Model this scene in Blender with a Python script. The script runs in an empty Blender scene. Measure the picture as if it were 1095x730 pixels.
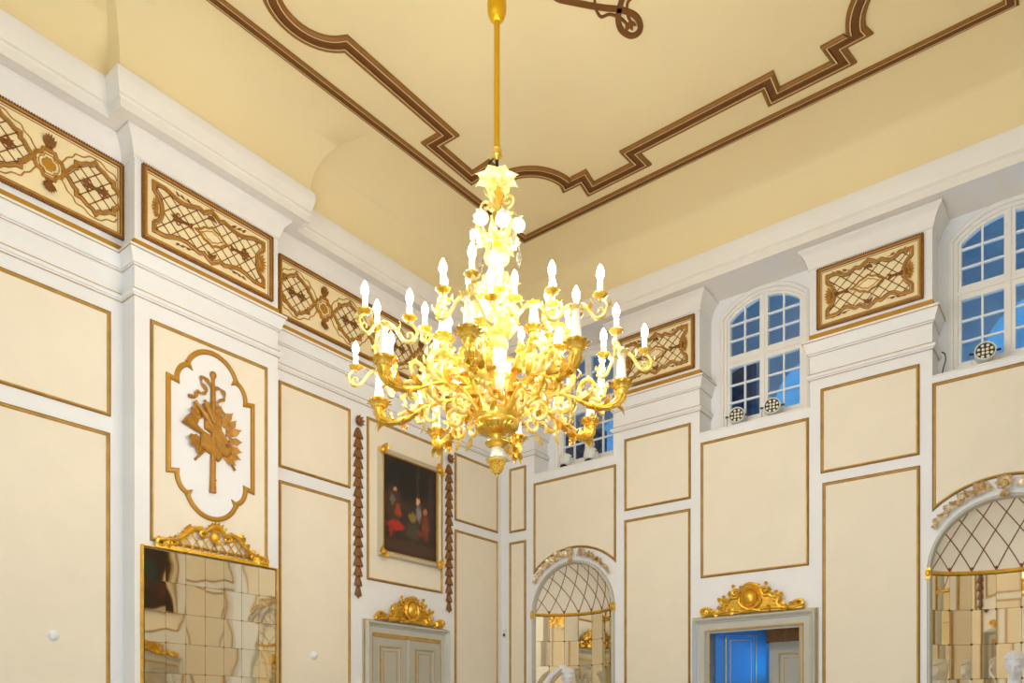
import bpy, bmesh, math, random
from math import pi, sin, cos, tan, sqrt, atan2, radians as R
from mathutils import Vector, Matrix
from mathutils.geometry import tessellate_polygon

random.seed(7)
scene = bpy.context.scene
COL = scene.collection

# ------------------------------------------------------------------ camera numbers
F_PX, YAW = 817.678, R(38.0287)
CAM = Vector((7.20651, -8.96327, 1.6))
FWD = Vector((-sin(YAW), cos(YAW), 0)); RGT = Vector((cos(YAW), sin(YAW), 0))
RX, RY = 7.68, -9.68          # room size
ZC = 7.85                     # flat ceiling
PX = 0.222                    # pier projection on the long side walls
P0, P1 = -5.602, -4.083       # pier ends on left wall
BW = 0.35                     # window recess depth

# ------------------------------------------------------------------ materials
def lin(c):
    return tuple(((x / 12.92) if x <= 0.04045 else ((x + 0.055) / 1.055) ** 2.4) for x in c)

def mat(name, rgb, rough=0.5, metal=0.0, var=0.0, vscale=4.0, bump=0.0, bscale=60.0, emit=None, estr=0.0, spec=None, vstretch=None, rgb2=None):
    m = bpy.data.materials.new(name); m.use_nodes = True
    nt = m.node_tree; b = nt.nodes['Principled BSDF']
    c = lin(rgb)
    b.inputs['Base Color'].default_value = (*c, 1)
    b.inputs['Roughness'].default_value = rough
    b.inputs['Metallic'].default_value = metal
    if spec is not None: b.inputs['Specular IOR Level'].default_value = spec
    if emit is not None:
        b.inputs['Emission Color'].default_value = (*lin(emit), 1)
        b.inputs['Emission Strength'].default_value = estr
    if var or bump:
        tc = nt.nodes.new('ShaderNodeTexCoord'); mp = nt.nodes.new('ShaderNodeMapping')
        nt.links.new(tc.outputs['Object'], mp.inputs['Vector'])
        if vstretch: mp.inputs['Scale'].default_value = vstretch
    if var:
        n = nt.nodes.new('ShaderNodeTexNoise'); n.inputs['Scale'].default_value = vscale; n.inputs['Detail'].default_value = 4
        nt.links.new(mp.outputs[0], n.inputs['Vector'])
        mx = nt.nodes.new('ShaderNodeMix'); mx.data_type = 'RGBA'
        c2 = lin(rgb2) if rgb2 else tuple(x * (1 - var) for x in c)
        mx.inputs['A'].default_value = (*c, 1); mx.inputs['B'].default_value = (*c2, 1)
        rp = nt.nodes.new('ShaderNodeMapRange'); rp.inputs['From Min'].default_value = 0.35; rp.inputs['From Max'].default_value = 0.65
        nt.links.new(n.outputs['Fac'], rp.inputs['Value']); nt.links.new(rp.outputs[0], mx.inputs['Factor'])
        nt.links.new(mx.outputs['Result'], b.inputs['Base Color'])
    if bump:
        n = nt.nodes.new('ShaderNodeTexNoise'); n.inputs['Scale'].default_value = bscale; n.inputs['Detail'].default_value = 3
        nt.links.new(mp.outputs[0], n.inputs['Vector'])
        bp = nt.nodes.new('ShaderNodeBump'); bp.inputs['Strength'].default_value = bump; bp.inputs['Distance'].default_value = 0.01
        nt.links.new(n.outputs['Fac'], bp.inputs['Height']); nt.links.new(bp.outputs[0], b.inputs['Normal'])
    return m

M = {}
M['white'] = mat('white paint', (0.92, 0.92, 0.925), 0.55, var=0.03, vscale=2)
M['cornice'] = mat('cornice paint', (0.92, 0.905, 0.885), 0.55, var=0.03, vscale=2)
M['cream'] = mat('cream wall fabric', (0.925, 0.885, 0.81), 0.8, var=0.025, vscale=3, bump=0.15, bscale=220)
M['ceil'] = mat('yellow cream ceiling paint', (0.915, 0.845, 0.662), 0.8, var=0.03, vscale=1.2)
M['gilt'] = mat('old gilt moulding', (0.77, 0.62, 0.33), 0.42, 0.35, var=0.2, vscale=9)
M['giltdark'] = mat('dark gilt edge', (0.62, 0.46, 0.21), 0.5, 0.25, var=0.2, vscale=9)
M['gold'] = mat('bright gold leaf', (0.93, 0.73, 0.25), 0.30, 0.65, var=0.25, vscale=14, bump=0.3, bscale=70)
M['goldband'] = mat('gold painted band', (0.74, 0.54, 0.16), 0.5, 0.25, var=0.1, vscale=5)
M['bronze'] = mat('bronze gold relief', (0.70, 0.49, 0.16), 0.5, 0.2, var=0.2, vscale=20)
M['bronzed'] = mat('dark bronze relief', (0.53, 0.33, 0.10), 0.55, 0.1, var=0.2, vscale=20)
M['brown'] = mat('brown ceiling moulding', (0.45, 0.27, 0.055), 0.6, 0.05, var=0.12, vscale=6)
M['brownl'] = mat('tan ceiling moulding', (0.54, 0.36, 0.12), 0.6, 0.05, var=0.1, vscale=6)
M['pale'] = mat('pale gold line', (0.88, 0.78, 0.58), 0.6)
M['frieze'] = mat('frieze cream ground', (0.95, 0.88, 0.70), 0.7, var=0.04)
M['wood'] = mat('carved brown wood', (0.55, 0.36, 0.17), 0.5, 0.1, var=0.35, vscale=25)
M['grey'] = mat('grey green door paint', (0.75, 0.745, 0.70), 0.5, var=0.03)
M['greyd'] = mat('grey door inner paint', (0.70, 0.69, 0.64), 0.5, var=0.03)
M['picframe'] = mat('pale picture frame', (0.80, 0.76, 0.66), 0.4, 0.1, var=0.06)
M['marble'] = mat('white marble', (0.90, 0.90, 0.92), 0.4, var=0.05, vscale=6)
M['floor'] = mat('oak parquet', (0.74, 0.62, 0.47), 0.35, var=0.25, vscale=3, vstretch=(1, 8, 1))
M['black'] = mat('black rubber', (0.06, 0.06, 0.06), 0.5)
M['lamp'] = mat('white lamp housing', (0.86, 0.87, 0.85), 0.4)
M['lens'] = mat('pale lamp lens', (0.92, 0.90, 0.82), 0.15)
M['lensdark'] = mat('dark lamp face', (0.22, 0.20, 0.17), 0.4)
M['pearl'] = mat('pale gold porcelain', (0.96, 0.89, 0.62), 0.28, 0.12, var=0.3, vscale=16, rgb2=(0.90, 0.71, 0.22))
M['crestgold'] = mat('worn pale gilding', (0.90, 0.85, 0.74), 0.35, 0.25, var=0.4, vscale=22, rgb2=(0.72, 0.54, 0.24))
M['chgold'] = mat('chandelier gold', (0.86, 0.66, 0.13), 0.26, 0.65, var=0.3, vscale=16, rgb2=(0.94, 0.81, 0.40))
M['chrod'] = mat('gold rod', (0.88, 0.68, 0.10), 0.35, 0.7, var=0.08)
M['candle'] = mat('white candle sleeve', (0.97, 0.95, 0.88), 0.4, emit=(1, 0.93, 0.78), estr=0.5)  # sleeve is no lamp: bulb light on it added as weak emission
M['porc'] = mat('white porcelain flower', (0.97, 0.96, 0.92), 0.2)
M['bulb'] = mat('lit bulb', (1, 0.95, 0.85), 0.4, emit=(1.0, 0.955, 0.87), estr=55.0)
M['bluelit_leaf'] = mat('door paint with blue light tint', (0.16, 0.44, 0.66), 0.45, var=0.05)  # grey leaf: the blue light falling on it is put into its colour
M['gallery'] = mat('gallery plaster', (0.80, 0.82, 0.85), 0.8, var=0.08, vscale=1.0)
M['gallerydark'] = mat('dark gallery hangings', (0.22, 0.26, 0.34), 0.8)

def glass_mat():
    m = bpy.data.materials.new('window glass'); m.use_nodes = True; nt = m.node_tree; nt.nodes.clear()
    o = nt.nodes.new('ShaderNodeOutputMaterial'); mx = nt.nodes.new('ShaderNodeMixShader')
    t = nt.nodes.new('ShaderNodeBsdfTransparent'); g = nt.nodes.new('ShaderNodeBsdfGlossy')
    t.inputs[0].default_value = (0.92, 0.95, 0.97, 1); g.inputs['Roughness'].default_value = 0.02
    fr = nt.nodes.new('ShaderNodeFresnel'); fr.inputs[0].default_value = 1.45
    nt.links.new(fr.outputs[0], mx.inputs[0]); nt.links.new(t.outputs[0], mx.inputs[1]); nt.links.new(g.outputs[0], mx.inputs[2])
    nt.links.new(mx.outputs[0], o.inputs[0]); return m
M['glass'] = glass_mat()
def mirror_mat(name, col):
    m = bpy.data.materials.new(name); m.use_nodes = True; b = m.node_tree.nodes['Principled BSDF']
    b.inputs['Base Color'].default_value = (*lin(col), 1); b.inputs['Metallic'].default_value = 1; b.inputs['Roughness'].default_value = 0.03
    return m
M['mirror'] = mirror_mat('aged mirror', (0.96, 0.92, 0.82))
M['seam'] = mat('mirror seam', (0.42, 0.36, 0.25), 0.5)

def crystal_mat():
    m = bpy.data.materials.new('clear crystal'); m.use_nodes = True; b = m.node_tree.nodes['Principled BSDF']
    b.inputs['Transmission Weight'].default_value = 1; b.inputs['Roughness'].default_value = 0.02; b.inputs['IOR'].default_value = 1.5
    return m
M['crystal'] = crystal_mat()

def painting_mat(name, blobs):
    """dark oil painting: soft blobs (u, v, ru, rv, colour) on a brown ground, in object coordinates (y across, z up)"""
    m = bpy.data.materials.new(name); m.use_nodes = True; nt = m.node_tree; b = nt.nodes['Principled BSDF']
    b.inputs['Roughness'].default_value = 0.45
    tc = nt.nodes.new('ShaderNodeTexCoord')
    n = nt.nodes.new('ShaderNodeTexNoise'); n.inputs['Scale'].default_value = 7; n.inputs['Detail'].default_value = 6
    nt.links.new(tc.outputs['Object'], n.inputs['Vector'])
    mx = nt.nodes.new('ShaderNodeMix'); mx.data_type = 'RGBA'
    mx.inputs['A'].default_value = (*lin((0.10, 0.07, 0.05)), 1); mx.inputs['B'].default_value = (*lin((0.24, 0.15, 0.10)), 1)
    nt.links.new(n.outputs['Fac'], mx.inputs['Factor'])
    last = mx.outputs['Result']
    ds = nt.nodes.new('ShaderNodeVectorMath'); ds.operation = 'MULTIPLY_ADD'
    n2 = nt.nodes.new('ShaderNodeTexNoise'); n2.inputs['Scale'].default_value = 14
    nt.links.new(tc.outputs['Object'], n2.inputs['Vector'])
    nt.links.new(n2.outputs['Color'], ds.inputs[0]); ds.inputs[1].default_value = (0.09, 0.09, 0.09)
    nt.links.new(tc.outputs['Object'], ds.inputs[2])
    for (u, v, ru, rv, c) in blobs:
        s = nt.nodes.new('ShaderNodeVectorMath'); s.operation = 'SUBTRACT'; nt.links.new(ds.outputs[0], s.inputs[0])
        s.inputs[1].default_value = (0.045, u + 0.045, v + 0.045)
        d = nt.nodes.new('ShaderNodeVectorMath'); d.operation = 'MULTIPLY'; nt.links.new(s.outputs[0], d.inputs[0]); d.inputs[1].default_value = (0, 1 / ru, 1 / rv)
        l = nt.nodes.new('ShaderNodeVectorMath'); l.operation = 'LENGTH'; nt.links.new(d.outputs[0], l.inputs[0])
        mr = nt.nodes.new('ShaderNodeMapRange'); mr.inputs['From Min'].default_value = 1.15; mr.inputs['From Max'].default_value = 0.6
        nt.links.new(l.outputs['Value'], mr.inputs['Value'])
        k = nt.nodes.new('ShaderNodeMix'); k.data_type = 'RGBA'; k.inputs['B'].default_value = (*lin(c), 1)
        nt.links.new(last, k.inputs['A']); nt.links.new(mr.outputs[0], k.inputs['Factor']); last = k.outputs['Result']
    nt.links.new(last, b.inputs['Base Color'])
    return m

# ------------------------------------------------------------------ frames and mesh builder
class Fr:
    def __init__(s, o, a, n): s.o, s.a, s.n = Vector((*o, 0)), Vector((*a, 0)), Vector((*n, 0))
    def P(s, u, z, h): return s.o + s.a * u + s.n * h + Vector((0, 0, z))
FL = Fr((0, 0), (0, 1), (1, 0)); FR = Fr((0, 0), (1, 0), (0, -1))
FO = Fr((RX, 0), (0, 1), (-1, 0)); FN = Fr((RX, RY), (-1, 0), (0, 1))
class FrC:
    """ceiling frame: u=x, z=y, h downwards"""
    def P(s, u, z, h): return Vector((u, z, ZC - h))
FC = FrC()
class FrOff:
    """sub frame: local (u,v) placed at (s0,z0) on another frame, h offset"""
    def __init__(s, f, u0, v0, h0=0, su=1, sv=1, rot=0): s.f, s.u0, s.v0, s.h0, s.su, s.sv, s.c, s.s_ = f, u0, v0, h0, su, sv, cos(rot), sin(rot)
    def P(s, u, v, h):
        u, v = u * s.su, v * s.sv
        return s.f.P(s.u0 + u * s.c - v * s.s_, s.v0 + u * s.s_ + v * s.c, s.h0 + h)

class MB:
    def __init__(s): s.v, s.f, s.m = [], [], []
    def add(s, vs, fs, mi=0):
        o = len(s.v); s.v += [Vector(p) for p in vs]
        for f in fs: s.f.append(tuple(o + i for i in f)); s.m.append(mi)
    def addm(s, vs, fs, ms):
        o = len(s.v); s.v += [Vector(p) for p in vs]
        for f, mi in zip(fs, ms): s.f.append(tuple(o + i for i in f)); s.m.append(mi)
    def grid(s, rows, mi=0, closed=False):
        n = len(rows[0]); vs = [p for r in rows for p in r]; fs = []
        for i in range(len(rows) - 1):
            for j in range(n if closed else n - 1):
                k = (j + 1) % n
                fs.append((i * n + j, i * n + k, (i + 1) * n + k, (i + 1) * n + j))
        s.add(vs, fs, mi)
    def poly(s, fr, pts, h, mi=0):
        p3 = [Vector((p[0], p[1], 0)) for p in pts]
        s.add([fr.P(p[0], p[1], h) for p in pts], tessellate_polygon([p3]), mi)
    def box(s, fr, a0, a1, z0, z1, h0, h1, mi=0):
        c = [fr.P(a, z, h) for h in (h0, h1) for z in (z0, z1) for a in (a0, a1)]
        s.add(c, [(0, 1, 3, 2), (4, 6, 7, 5), (0, 4, 5, 1), (2, 3, 7, 6), (0, 2, 6, 4), (1, 5, 7, 3)], mi)
    def relief(s, fr, pts, h0, h1, bev=0.0, mi=0):
        """raised plate from a 2D outline with bevelled rim"""
        n = len(pts)
        area = sum(pts[i][0] * pts[(i + 1) % n][1] - pts[(i + 1) % n][0] * pts[i][1] for i in range(n))
        if area < 0: pts = pts[::-1]
        def inset(d):
            out = []
            for i in range(n):
                a, b, c = Vector(pts[i - 1]), Vector(pts[i]), Vector(pts[(i + 1) % n])
                e1, e2 = (b - a), (c - b)
                if e1.length < 1e-6 or e2.length < 1e-6: out.append(tuple(b)); continue
                e1.normalize(); e2.normalize()
                n1, n2 = Vector((-e1.y, e1.x)), Vector((-e2.y, e2.x)); k = n1 + n2
                if k.length < 0.2: k = n1
                k.normalize(); q = max(0.5, k.dot(n1)); out.append(tuple(b + k * (d / q)))
            return out
        top = inset(bev) if bev else pts
        rows = [[fr.P(p[0], p[1], h0) for p in pts], [fr.P(p[0], p[1], h1 - bev * 0.8) for p in pts]]
        if bev: rows.append([fr.P(p[0], p[1], h1) for p in top])
        s.grid(rows, mi, True)
        s.poly(fr, top, h1, mi)
    def sweep(s, fr, path, prof, closed=False, ms=None, mi=0):
        """2D path swept by profile [(offset to the left, height)], mitred"""
        n = len(path); rows = []
        P = [Vector(p) for p in path]
        for i in range(n):
            if closed or 0 < i < n - 1:
                e1 = (P[i] - P[i - 1]).normalized(); e2 = (P[(i + 1) % n] - P[i]).normalized()
            elif i == 0: e1 = e2 = (P[1] - P[0]).normalized()
            else: e1 = e2 = (P[-1] - P[-2]).normalized()
            n1, n2 = Vector((-e1.y, e1.x)), Vector((-e2.y, e2.x)); k = n1 + n2
            if k.length < 0.15: k = n1.copy()
            k.normalize(); q = max(0.35, k.dot(n1))
            rows.append([fr.P(P[i].x + k.x * o / q, P[i].y + k.y * o / q, h) for (o, h) in prof])
        if closed: rows.append(rows[0])
        m = len(prof)
        for j in range(m - 1):
            s.grid([[r[j], r[j + 1]] for r in rows], ms[j] if ms else mi)
        if not closed:
            for r in (rows[0], rows[-1]): s.add(r, [tuple(range(m))], ms[0] if ms else mi)
    def plan(s, path, prof, closed=False, ms=None, mi=0):
        """moulding along a plan path: offset to the LEFT of travel, absolute z"""
        class PF:
            def P(q, u, z, h): return Vector((u, z, h))
        s.sweep(PF(), path, prof, closed, ms, mi)
    def tube(s, pts, rad, n=8, mi=0, flat=None):
        P = [Vector(p) for p in pts]; m = len(P)
        if not hasattr(rad, '__len__'): rad = [rad] * m
        elif len(rad) != m: rad = lerp_list(list(rad), m)
        T = []
        for i in range(m):
            t = P[min(i + 1, m - 1)] - P[max(i - 1, 0)]
            T.append(t.normalized() if t.length > 1e-9 else Vector((0, 0, 1)))
        up = Vector((0, 0, 1)) if abs(T[0].z) < 0.9 else Vector((1, 0, 0))
        nx = (up - T[0] * up.dot(T[0])).normalized(); rows = []
        for i in range(m):
            nx = (nx - T[i] * nx.dot(T[i]))
            nx = nx.normalized() if nx.length > 1e-6 else T[i].orthogonal().normalized()
            ny = T[i].cross(nx)
            r = rad[i]
            rows.append([P[i] + nx * (cos(2 * pi * k / n) * r) + ny * (sin(2 * pi * k / n) * r) for k in range(n)])
        s.grid(rows, mi, True)
        s.add(rows[0], [tuple(range(n))], mi); s.add(rows[-1], [tuple(range(n))], mi)
    def lathe(s, c, prof, n=24, mi=0, rf=None, capped=True):
        c = Vector(c); rows = []
        for (r, z) in prof:
            rows.append([c + Vector((cos(2 * pi * k / n) * r * (rf(k / n, r, z) if rf else 1), sin(2 * pi * k / n) * r * (rf(k / n, r, z) if rf else 1), z)) for k in range(n)])
        s.grid(rows, mi, True)
        if capped:
            for r in (rows[0], rows[-1]): s.add(r, [tuple(range(n))], mi)
    def ball(s, c, rx, ry=None, rz=None, n=12, m=8, mi=0, fr=None):
        ry = ry or rx; rz = rz or rx; rows = []
        for i in range(m + 1):
            a = -pi / 2 + pi * i / m
            row = []
            for k in range(n):
                d = (cos(a) * cos(2 * pi * k / n) * rx, cos(a) * sin(2 * pi * k / n) * ry, sin(a) * rz)
                row.append(fr.P(c[0] + d[0], c[1] + d[1], c[2] + d[2]) if fr else Vector(c) + Vector(d))
            rows.append(row)
        s.grid(rows, mi, True)
    def leaf(s, p, d, nrm, L, W, curl=0.3, thick=0.25, n=7, mi=0, lobes=0):
        """pointed acanthus-like leaf with a raised rib, curling towards nrm"""
        p, d, nrm = Vector(p), Vector(d).normalized(), Vector(nrm)
        nrm = (nrm - d * nrm.dot(d)).normalized(); sd = d.cross(nrm); rows = []; c = p.copy(); a = 0.0
        for i in range(n + 1):
            t = i / n; w = W * 0.5 * (sin(pi * min(1, t ** 0.75 * 0.97 + 0.03)) + 0.12 * (1 - t))
            if lobes: w *= 1 + 0.28 * sin(t * lobes * 2 * pi)
            dd = d * cos(a) + nrm * sin(a); nn = nrm * cos(a) - d * sin(a)
            th = max(W * thick * (1 - t) * 0.6, 0.0012) + 0.0008
            rows.append([c - sd * w, c + nn * th * 0.9, c + sd * w, c - nn * th])
            c = c + dd * (L / n); a += curl / n * 2
        s.grid(rows, mi, True); s.add(rows[0], [(0, 1, 2, 3)], mi)
    def build(s, name, mats, parent=None, loc=None, smooth=35, kind=None):
        me = bpy.data.meshes.new(name)
        if parent is not None and loc is None:
            off = parent.get('_loc'); off = Vector(off) if off else Vector((0, 0, 0))
        else: off = Vector(loc) if loc is not None else Vector((0, 0, 0))
        me.from_pydata([tuple(v - off) for v in s.v], [], s.f)
        if not isinstance(mats, (list, tuple)): mats = [mats]
        for k in mats: me.materials.append(M[k] if isinstance(k, str) else k)
        me.polygons.foreach_set('material_index', s.m)
        bm = bmesh.new(); bm.from_mesh(me); bmesh.ops.remove_doubles(bm, verts=bm.verts, dist=1e-5); bmesh.ops.recalc_face_normals(bm, faces=bm.faces); bm.to_mesh(me); bm.free()
        if smooth:
            me.shade_smooth(); me.set_sharp_from_angle(angle=R(smooth))
        o = bpy.data.objects.new(name, me); COL.objects.link(o)
        if parent is not None:
            o.parent = parent
            o['_loc'] = tuple(off)
        else:
            o.location = off; o['_loc'] = tuple(off)
        if kind: o['kind'] = kind
        return o

def thing(name, label, cat, loc, group=None):
    o = bpy.data.objects.new(name, None); COL.objects.link(o); o.location = loc; o.empty_display_size = 0.1
    o['_loc'] = tuple(loc); o['label'] = label; o['category'] = cat; o['kind'] = 'thing'
    if group: o['group'] = group
    return o
def struct(name, loc=(0, 0, 0), label=None, cat=None):
    o = bpy.data.objects.new(name, None); COL.objects.link(o); o.location = loc; o['_loc'] = tuple(loc); o['kind'] = 'structure'
    if label: o['label'] = label
    if cat: o['category'] = cat
    return o
def tag(o, label, cat, group=None):
    o['label'] = label; o['category'] = cat
    if group: o['group'] = group
    return o
def slabel(o, label, cat): o['label'] = label; o['category'] = cat; o['kind'] = 'structure'; return o

def arcpts(c, r, a0, a1, n, ry=None):
    ry = r if ry is None else ry
    return [(c[0] + r * cos(a0 + (a1 - a0) * i / n), c[1] + ry * sin(a0 + (a1 - a0) * i / n)) for i in range(n + 1)]
def spiral(c, r0, r1, a0, a1, n=20):
    return [(c[0] + (r0 + (r1 - r0) * i / n) * cos(a0 + (a1 - a0) * i / n), c[1] + (r0 + (r1 - r0) * i / n) * sin(a0 + (a1 - a0) * i / n)) for i in range(n + 1)]
def catmull(P, k=6):
    P = [Vector(p) for p in P]; out = []
    for i in range(len(P) - 1):
        p0 = P[max(i - 1, 0)]; p1 = P[i]; p2 = P[i + 1]; p3 = P[min(i + 2, len(P) - 1)]
        for j in range(k):
            t = j / k
            out.append(0.5 * ((2 * p1) + (p2 - p0) * t + (2 * p0 - 5 * p1 + 4 * p2 - p3) * t * t + (3 * p1 - p0 - 3 * p2 + p3) * t ** 3))
    out.append(P[-1]); return out
def lerp_list(vals, n):
    out = []
    for i in range(n):
        t = i / (n - 1) * (len(vals) - 1); k = min(int(t), len(vals) - 2); out.append(vals[k] + (vals[k + 1] - vals[k]) * (t - k))
    return out
def ftube(mb, fr, pts, h, rad, n=7, mi=0):
    mb.tube([fr.P(p[0], p[1], h if not hasattr(h, '__len__') else h[i]) for i, p in enumerate(pts)], rad if not hasattr(rad, '__len__') else lerp_list(rad, len(pts)), n, mi)
def fleaf(mb, fr, p, ang, L, W, h=0.0, curl=0.25, mi=0, lobes=0):
    b = fr.P(p[0], p[1], h); d = fr.P(p[0] + cos(ang), p[1] + sin(ang), h) - b; nn = fr.P(p[0], p[1], h + 1) - b
    mb.leaf(b, d, nn, L, W, curl, mi=mi, lobes=lobes)

# ------------------------------------------------------------------ room shell
m = MB(); m.add([(0, 0.4, 0), (RX, 0.4, 0), (RX, RY, 0), (0, RY, 0)], [(0, 1, 2, 3)])
slabel(m.build('floor', 'floor', kind='structure'), 'pale oak parquet floor of the hall', 'floor')

def strip(mb, fr, s0, s1, low, high, h, n=24, mi=0):
    rows = [[fr.P(s0 + (s1 - s0) * i / n, low(s0 + (s1 - s0) * i / n), h), fr.P(s0 + (s1 - s0) * i / n, high(s0 + (s1 - s0) * i / n), h)] for i in range(n + 1)]
    mb.grid(rows, mi)
K = lambda c: (lambda s: c)
NR = 0.665     # niche opening radius
NZ = 3.15      # niche springing
NICHES = (1.27, 6.39)
DOOR = (3.26, 4.436, 2.70)
SILL = 5.17
BAYS = ((0.61, 1.93), (3.17, 4.51), (5.75, 7.07))
PIERS = ((0.0, 0.61), (1.93, 3.17), (4.51, 5.75), (7.07, 7.68))
WC = (1.29, 3.843, 6.395)   # window centres
ZTOP = 7.3

# long side walls with pier
for fr, nm, lb in ((FL, 'wall_left', 'white panelled side wall with a projecting pier'), (FO, 'wall_opposite', 'side wall seen only in the tall mirror')):
    m = MB()
    for a, b, h in ((RY, P0, 0), (P1, 0.0, 0), (P0, P1, PX)): m.poly(fr, [(a, 0), (b, 0), (b, ZTOP), (a, ZTOP)], h)
    for a in (P0, P1): m.grid([[fr.P(a, 0, 0), fr.P(a, ZTOP, 0)], [fr.P(a, 0, PX), fr.P(a, ZTOP, PX)]])
    slabel(m.build(nm, 'white', kind='structure', smooth=0), lb, 'wall')

# window walls (right = the one in view; near = behind the camera, without details)
def arch_low(cx, r, z):
    return lambda s: z + sqrt(max(0.0, r * r - (s - cx) ** 2))
m = MB()
xs = [0.0, NICHES[0] - NR, NICHES[0] + NR, DOOR[0], DOOR[1], NICHES[1] - NR, NICHES[1] + NR, RX]
for i in (0, 2, 4, 6): m.poly(FR, [(xs[i], 0), (xs[i + 1], 0), (xs[i + 1], SILL), (xs[i], SILL)], 0)
for c in NICHES: strip(m, FR, c - NR, c + NR, arch_low(c, NR, NZ), K(SILL), 0, 48)
m.poly(FR, [(DOOR[0], DOOR[2]), (DOOR[1], DOOR[2]), (DOOR[1], SILL), (DOOR[0], SILL)], 0)
for a, b in PIERS:
    m.poly(FR, [(a, SILL), (b, SILL), (b, ZTOP), (a, ZTOP)], 0)
    for e in (a, b): m.grid([[FR.P(e, SILL, 0), FR.P(e, ZTOP, 0)], [FR.P(e, SILL, -BW), FR.P(e, ZTOP, -BW)]])
WHALF = 0.535; WARC = 0.73; WCZ = 6.205; WBOT = 5.30
for (a, b), c in zip(BAYS, WC):
    m.grid([[FR.P(a, SILL, 0), FR.P(b, SILL, 0)], [FR.P(a, SILL, -BW), FR.P(b, SILL, -BW)]])            # sill top
    m.box(FR, a, b, SILL - 0.0, SILL + 0.012, -BW, 0.012)                                                   # sill nosing
    m.poly(FR, [(a, SILL), (c - WHALF, SILL), (c - WHALF, ZTOP), (a, ZTOP)], -BW)
    m.poly(FR, [(c + WHALF, SILL), (b, SILL), (b, ZTOP), (c + WHALF, ZTOP)], -BW)
    m.poly(FR, [(c - WHALF, SILL), (c + WHALF, SILL), (c + WHALF, WBOT), (c - WHALF, WBOT)], -BW)
    strip(m, FR, c - WHALF, c + WHALF, arch_low(c, WARC, WCZ), K(ZTOP), -BW, 32)
    for e, sg in ((a, 1), (b, -1)):                                                                          # rounded upper corners of the recess
        pts = [(e, 6.95)] + [(e + sg * (0.16 - 0.16 * cos(t)), 6.79 + 0.16 * sin(t)) for t in [pi / 2 * k / 8 for k in range(9)]][::-1]
        m.relief(FrOff(FR, 0, 0, -BW), pts, 0, 0.16)
# door reveal
for e in DOOR[:2]: m.grid([[FR.P(e, 0, 0), FR.P(e, DOOR[2], 0), FR.P(e, 2.9, 0)], [FR.P(e, 0, -0.62), FR.P(e, DOOR[2], -0.62), FR.P(e, 2.9, -0.62)]])
m.grid([[FR.P(DOOR[0], 2.9, 0), FR.P(DOOR[1], 2.9, 0)], [FR.P(DOOR[0], 2.9, -0.62), FR.P(DOOR[1], 2.9, -0.62)]])
slabel(m.build('wall_right', 'white', kind='structure', smooth=0), 'white window wall with niches, doorway and deep window bays', 'wall')

m = MB(); m.poly(FN, [(0, 0), (RX, 0), (RX, ZTOP), (0, ZTOP)], 0)
slabel(m.build('wall_near', 'white', kind='structure', smooth=0), 'white end wall seen only in mirrors', 'wall')

# ceiling: flat field + cove + pier coves
m = MB()
CA, CB = 0.8, 0.60; CO, CZ0 = 0.25, 7.25
inner = [(1.05, RY + 1.05), (1.05, -1.05), (RX - 1.05, -1.05), (RX - 1.05, RY + 1.05)]
m.add([(x, y, ZC) for x, y in inner], [(0, 1, 2, 3)])
prof = [(CO + CA * (1 - cos(pi / 2 * k / 14)), CZ0 + CB * sin(pi / 2 * k / 14)) for k in range(15)]
m.plan([(0, 0), (0, RY), (RX, RY), (RX, 0)], prof, True)
for fr in (FL, FO):
    rows = []; side = {0: [], 1: []}
    for k in range(17):
        t = pi / 2 * k / 16; z = CZ0 + CB * sin(t); hp = 0.46 + 0.59 * (1 - cos(t)); hr = CO + CA * (1 - cos(t)) - 0.02
        e0 = P0 - 0.24 - 0.7 * (hp - 0.46); e1 = P1 + 0.24 + 0.7 * (hp - 0.46)
        rows.append([fr.P(e0 + (e1 - e0) * j / 6, z, hp) for j in range(7)])
        side[0].append([fr.P(e0, z, hp), fr.P(e0, z, hr)]); side[1].append([fr.P(e1, z, hp), fr.P(e1, z, hr)])
    m.grid(rows); m.grid(side[0]); m.grid(side[1])
ceiling = slabel(m.build('ceiling', 'ceil', kind='structure', smooth=50), 'yellow cream coved ceiling', 'ceiling')

# ------------------------------------------------------------------ cornice and entablature
ROOM = [(0, 0), (0, P1), (PX, P1), (PX, P0), (0, P0), (0, RY), (RX, RY), (RX, RY - P0), (RX - PX, RY - P0), (RX - PX, RY - P1), (RX, RY - P1), (RX, 0)]
CORONA = [(0.0, 6.94), (0.225, 6.94), (0.225, 6.925), (0.235, 6.92), (0.235, 7.005), (0.25, 7.012), (0.25, 7.03), (0.245, 7.04), (0.26, 7.09), (0.272, 7.14), (0.278, 7.155), (0.278, 7.24), (0.262, 7.252), (0.0, 7.27)]
m = MB(); m.plan(ROOM, CORONA, True)
for a, b in BAYS: m.grid([[FR.P(a, 6.944, 0.03), FR.P(b, 6.944, 0.03)], [FR.P(a, 6.944, -BW), FR.P(b, 6.944, -BW)]])    # soffit runs back over the window bays
slabel(m.build('trim_1', 'cornice', kind='structure', smooth=30), 'white projecting cornice running around the hall', 'cornice')
BED = [(0.0, 6.72), (0.012, 6.722), (0.012, 6.75), (0.02, 6.76), (0.03, 6.80), (0.05, 6.85), (0.075, 6.885), (0.10, 6.905), (0.105, 6.91), (0.105, 6.935), (0, 6.945)]
LEDGE = [(0.0, 5.935), (0.062, 5.905), (0.07, 5.90), (0.07, 5.875), (0.06, 5.87), (0.055, 5.85), (0.035, 5.80), (0.028, 5.765), (0.03, 5.76), (0.012, 5.755), (0.012, 5.735), (0.0, 5.73)]
ASTR = [(0.0, 5.535), (0.012, 5.53), (0.032, 5.515), (0.035, 5.50), (0.03, 5.488), (0.012, 5.48), (0.012, 5.465), (0, 5.46)]
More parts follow.
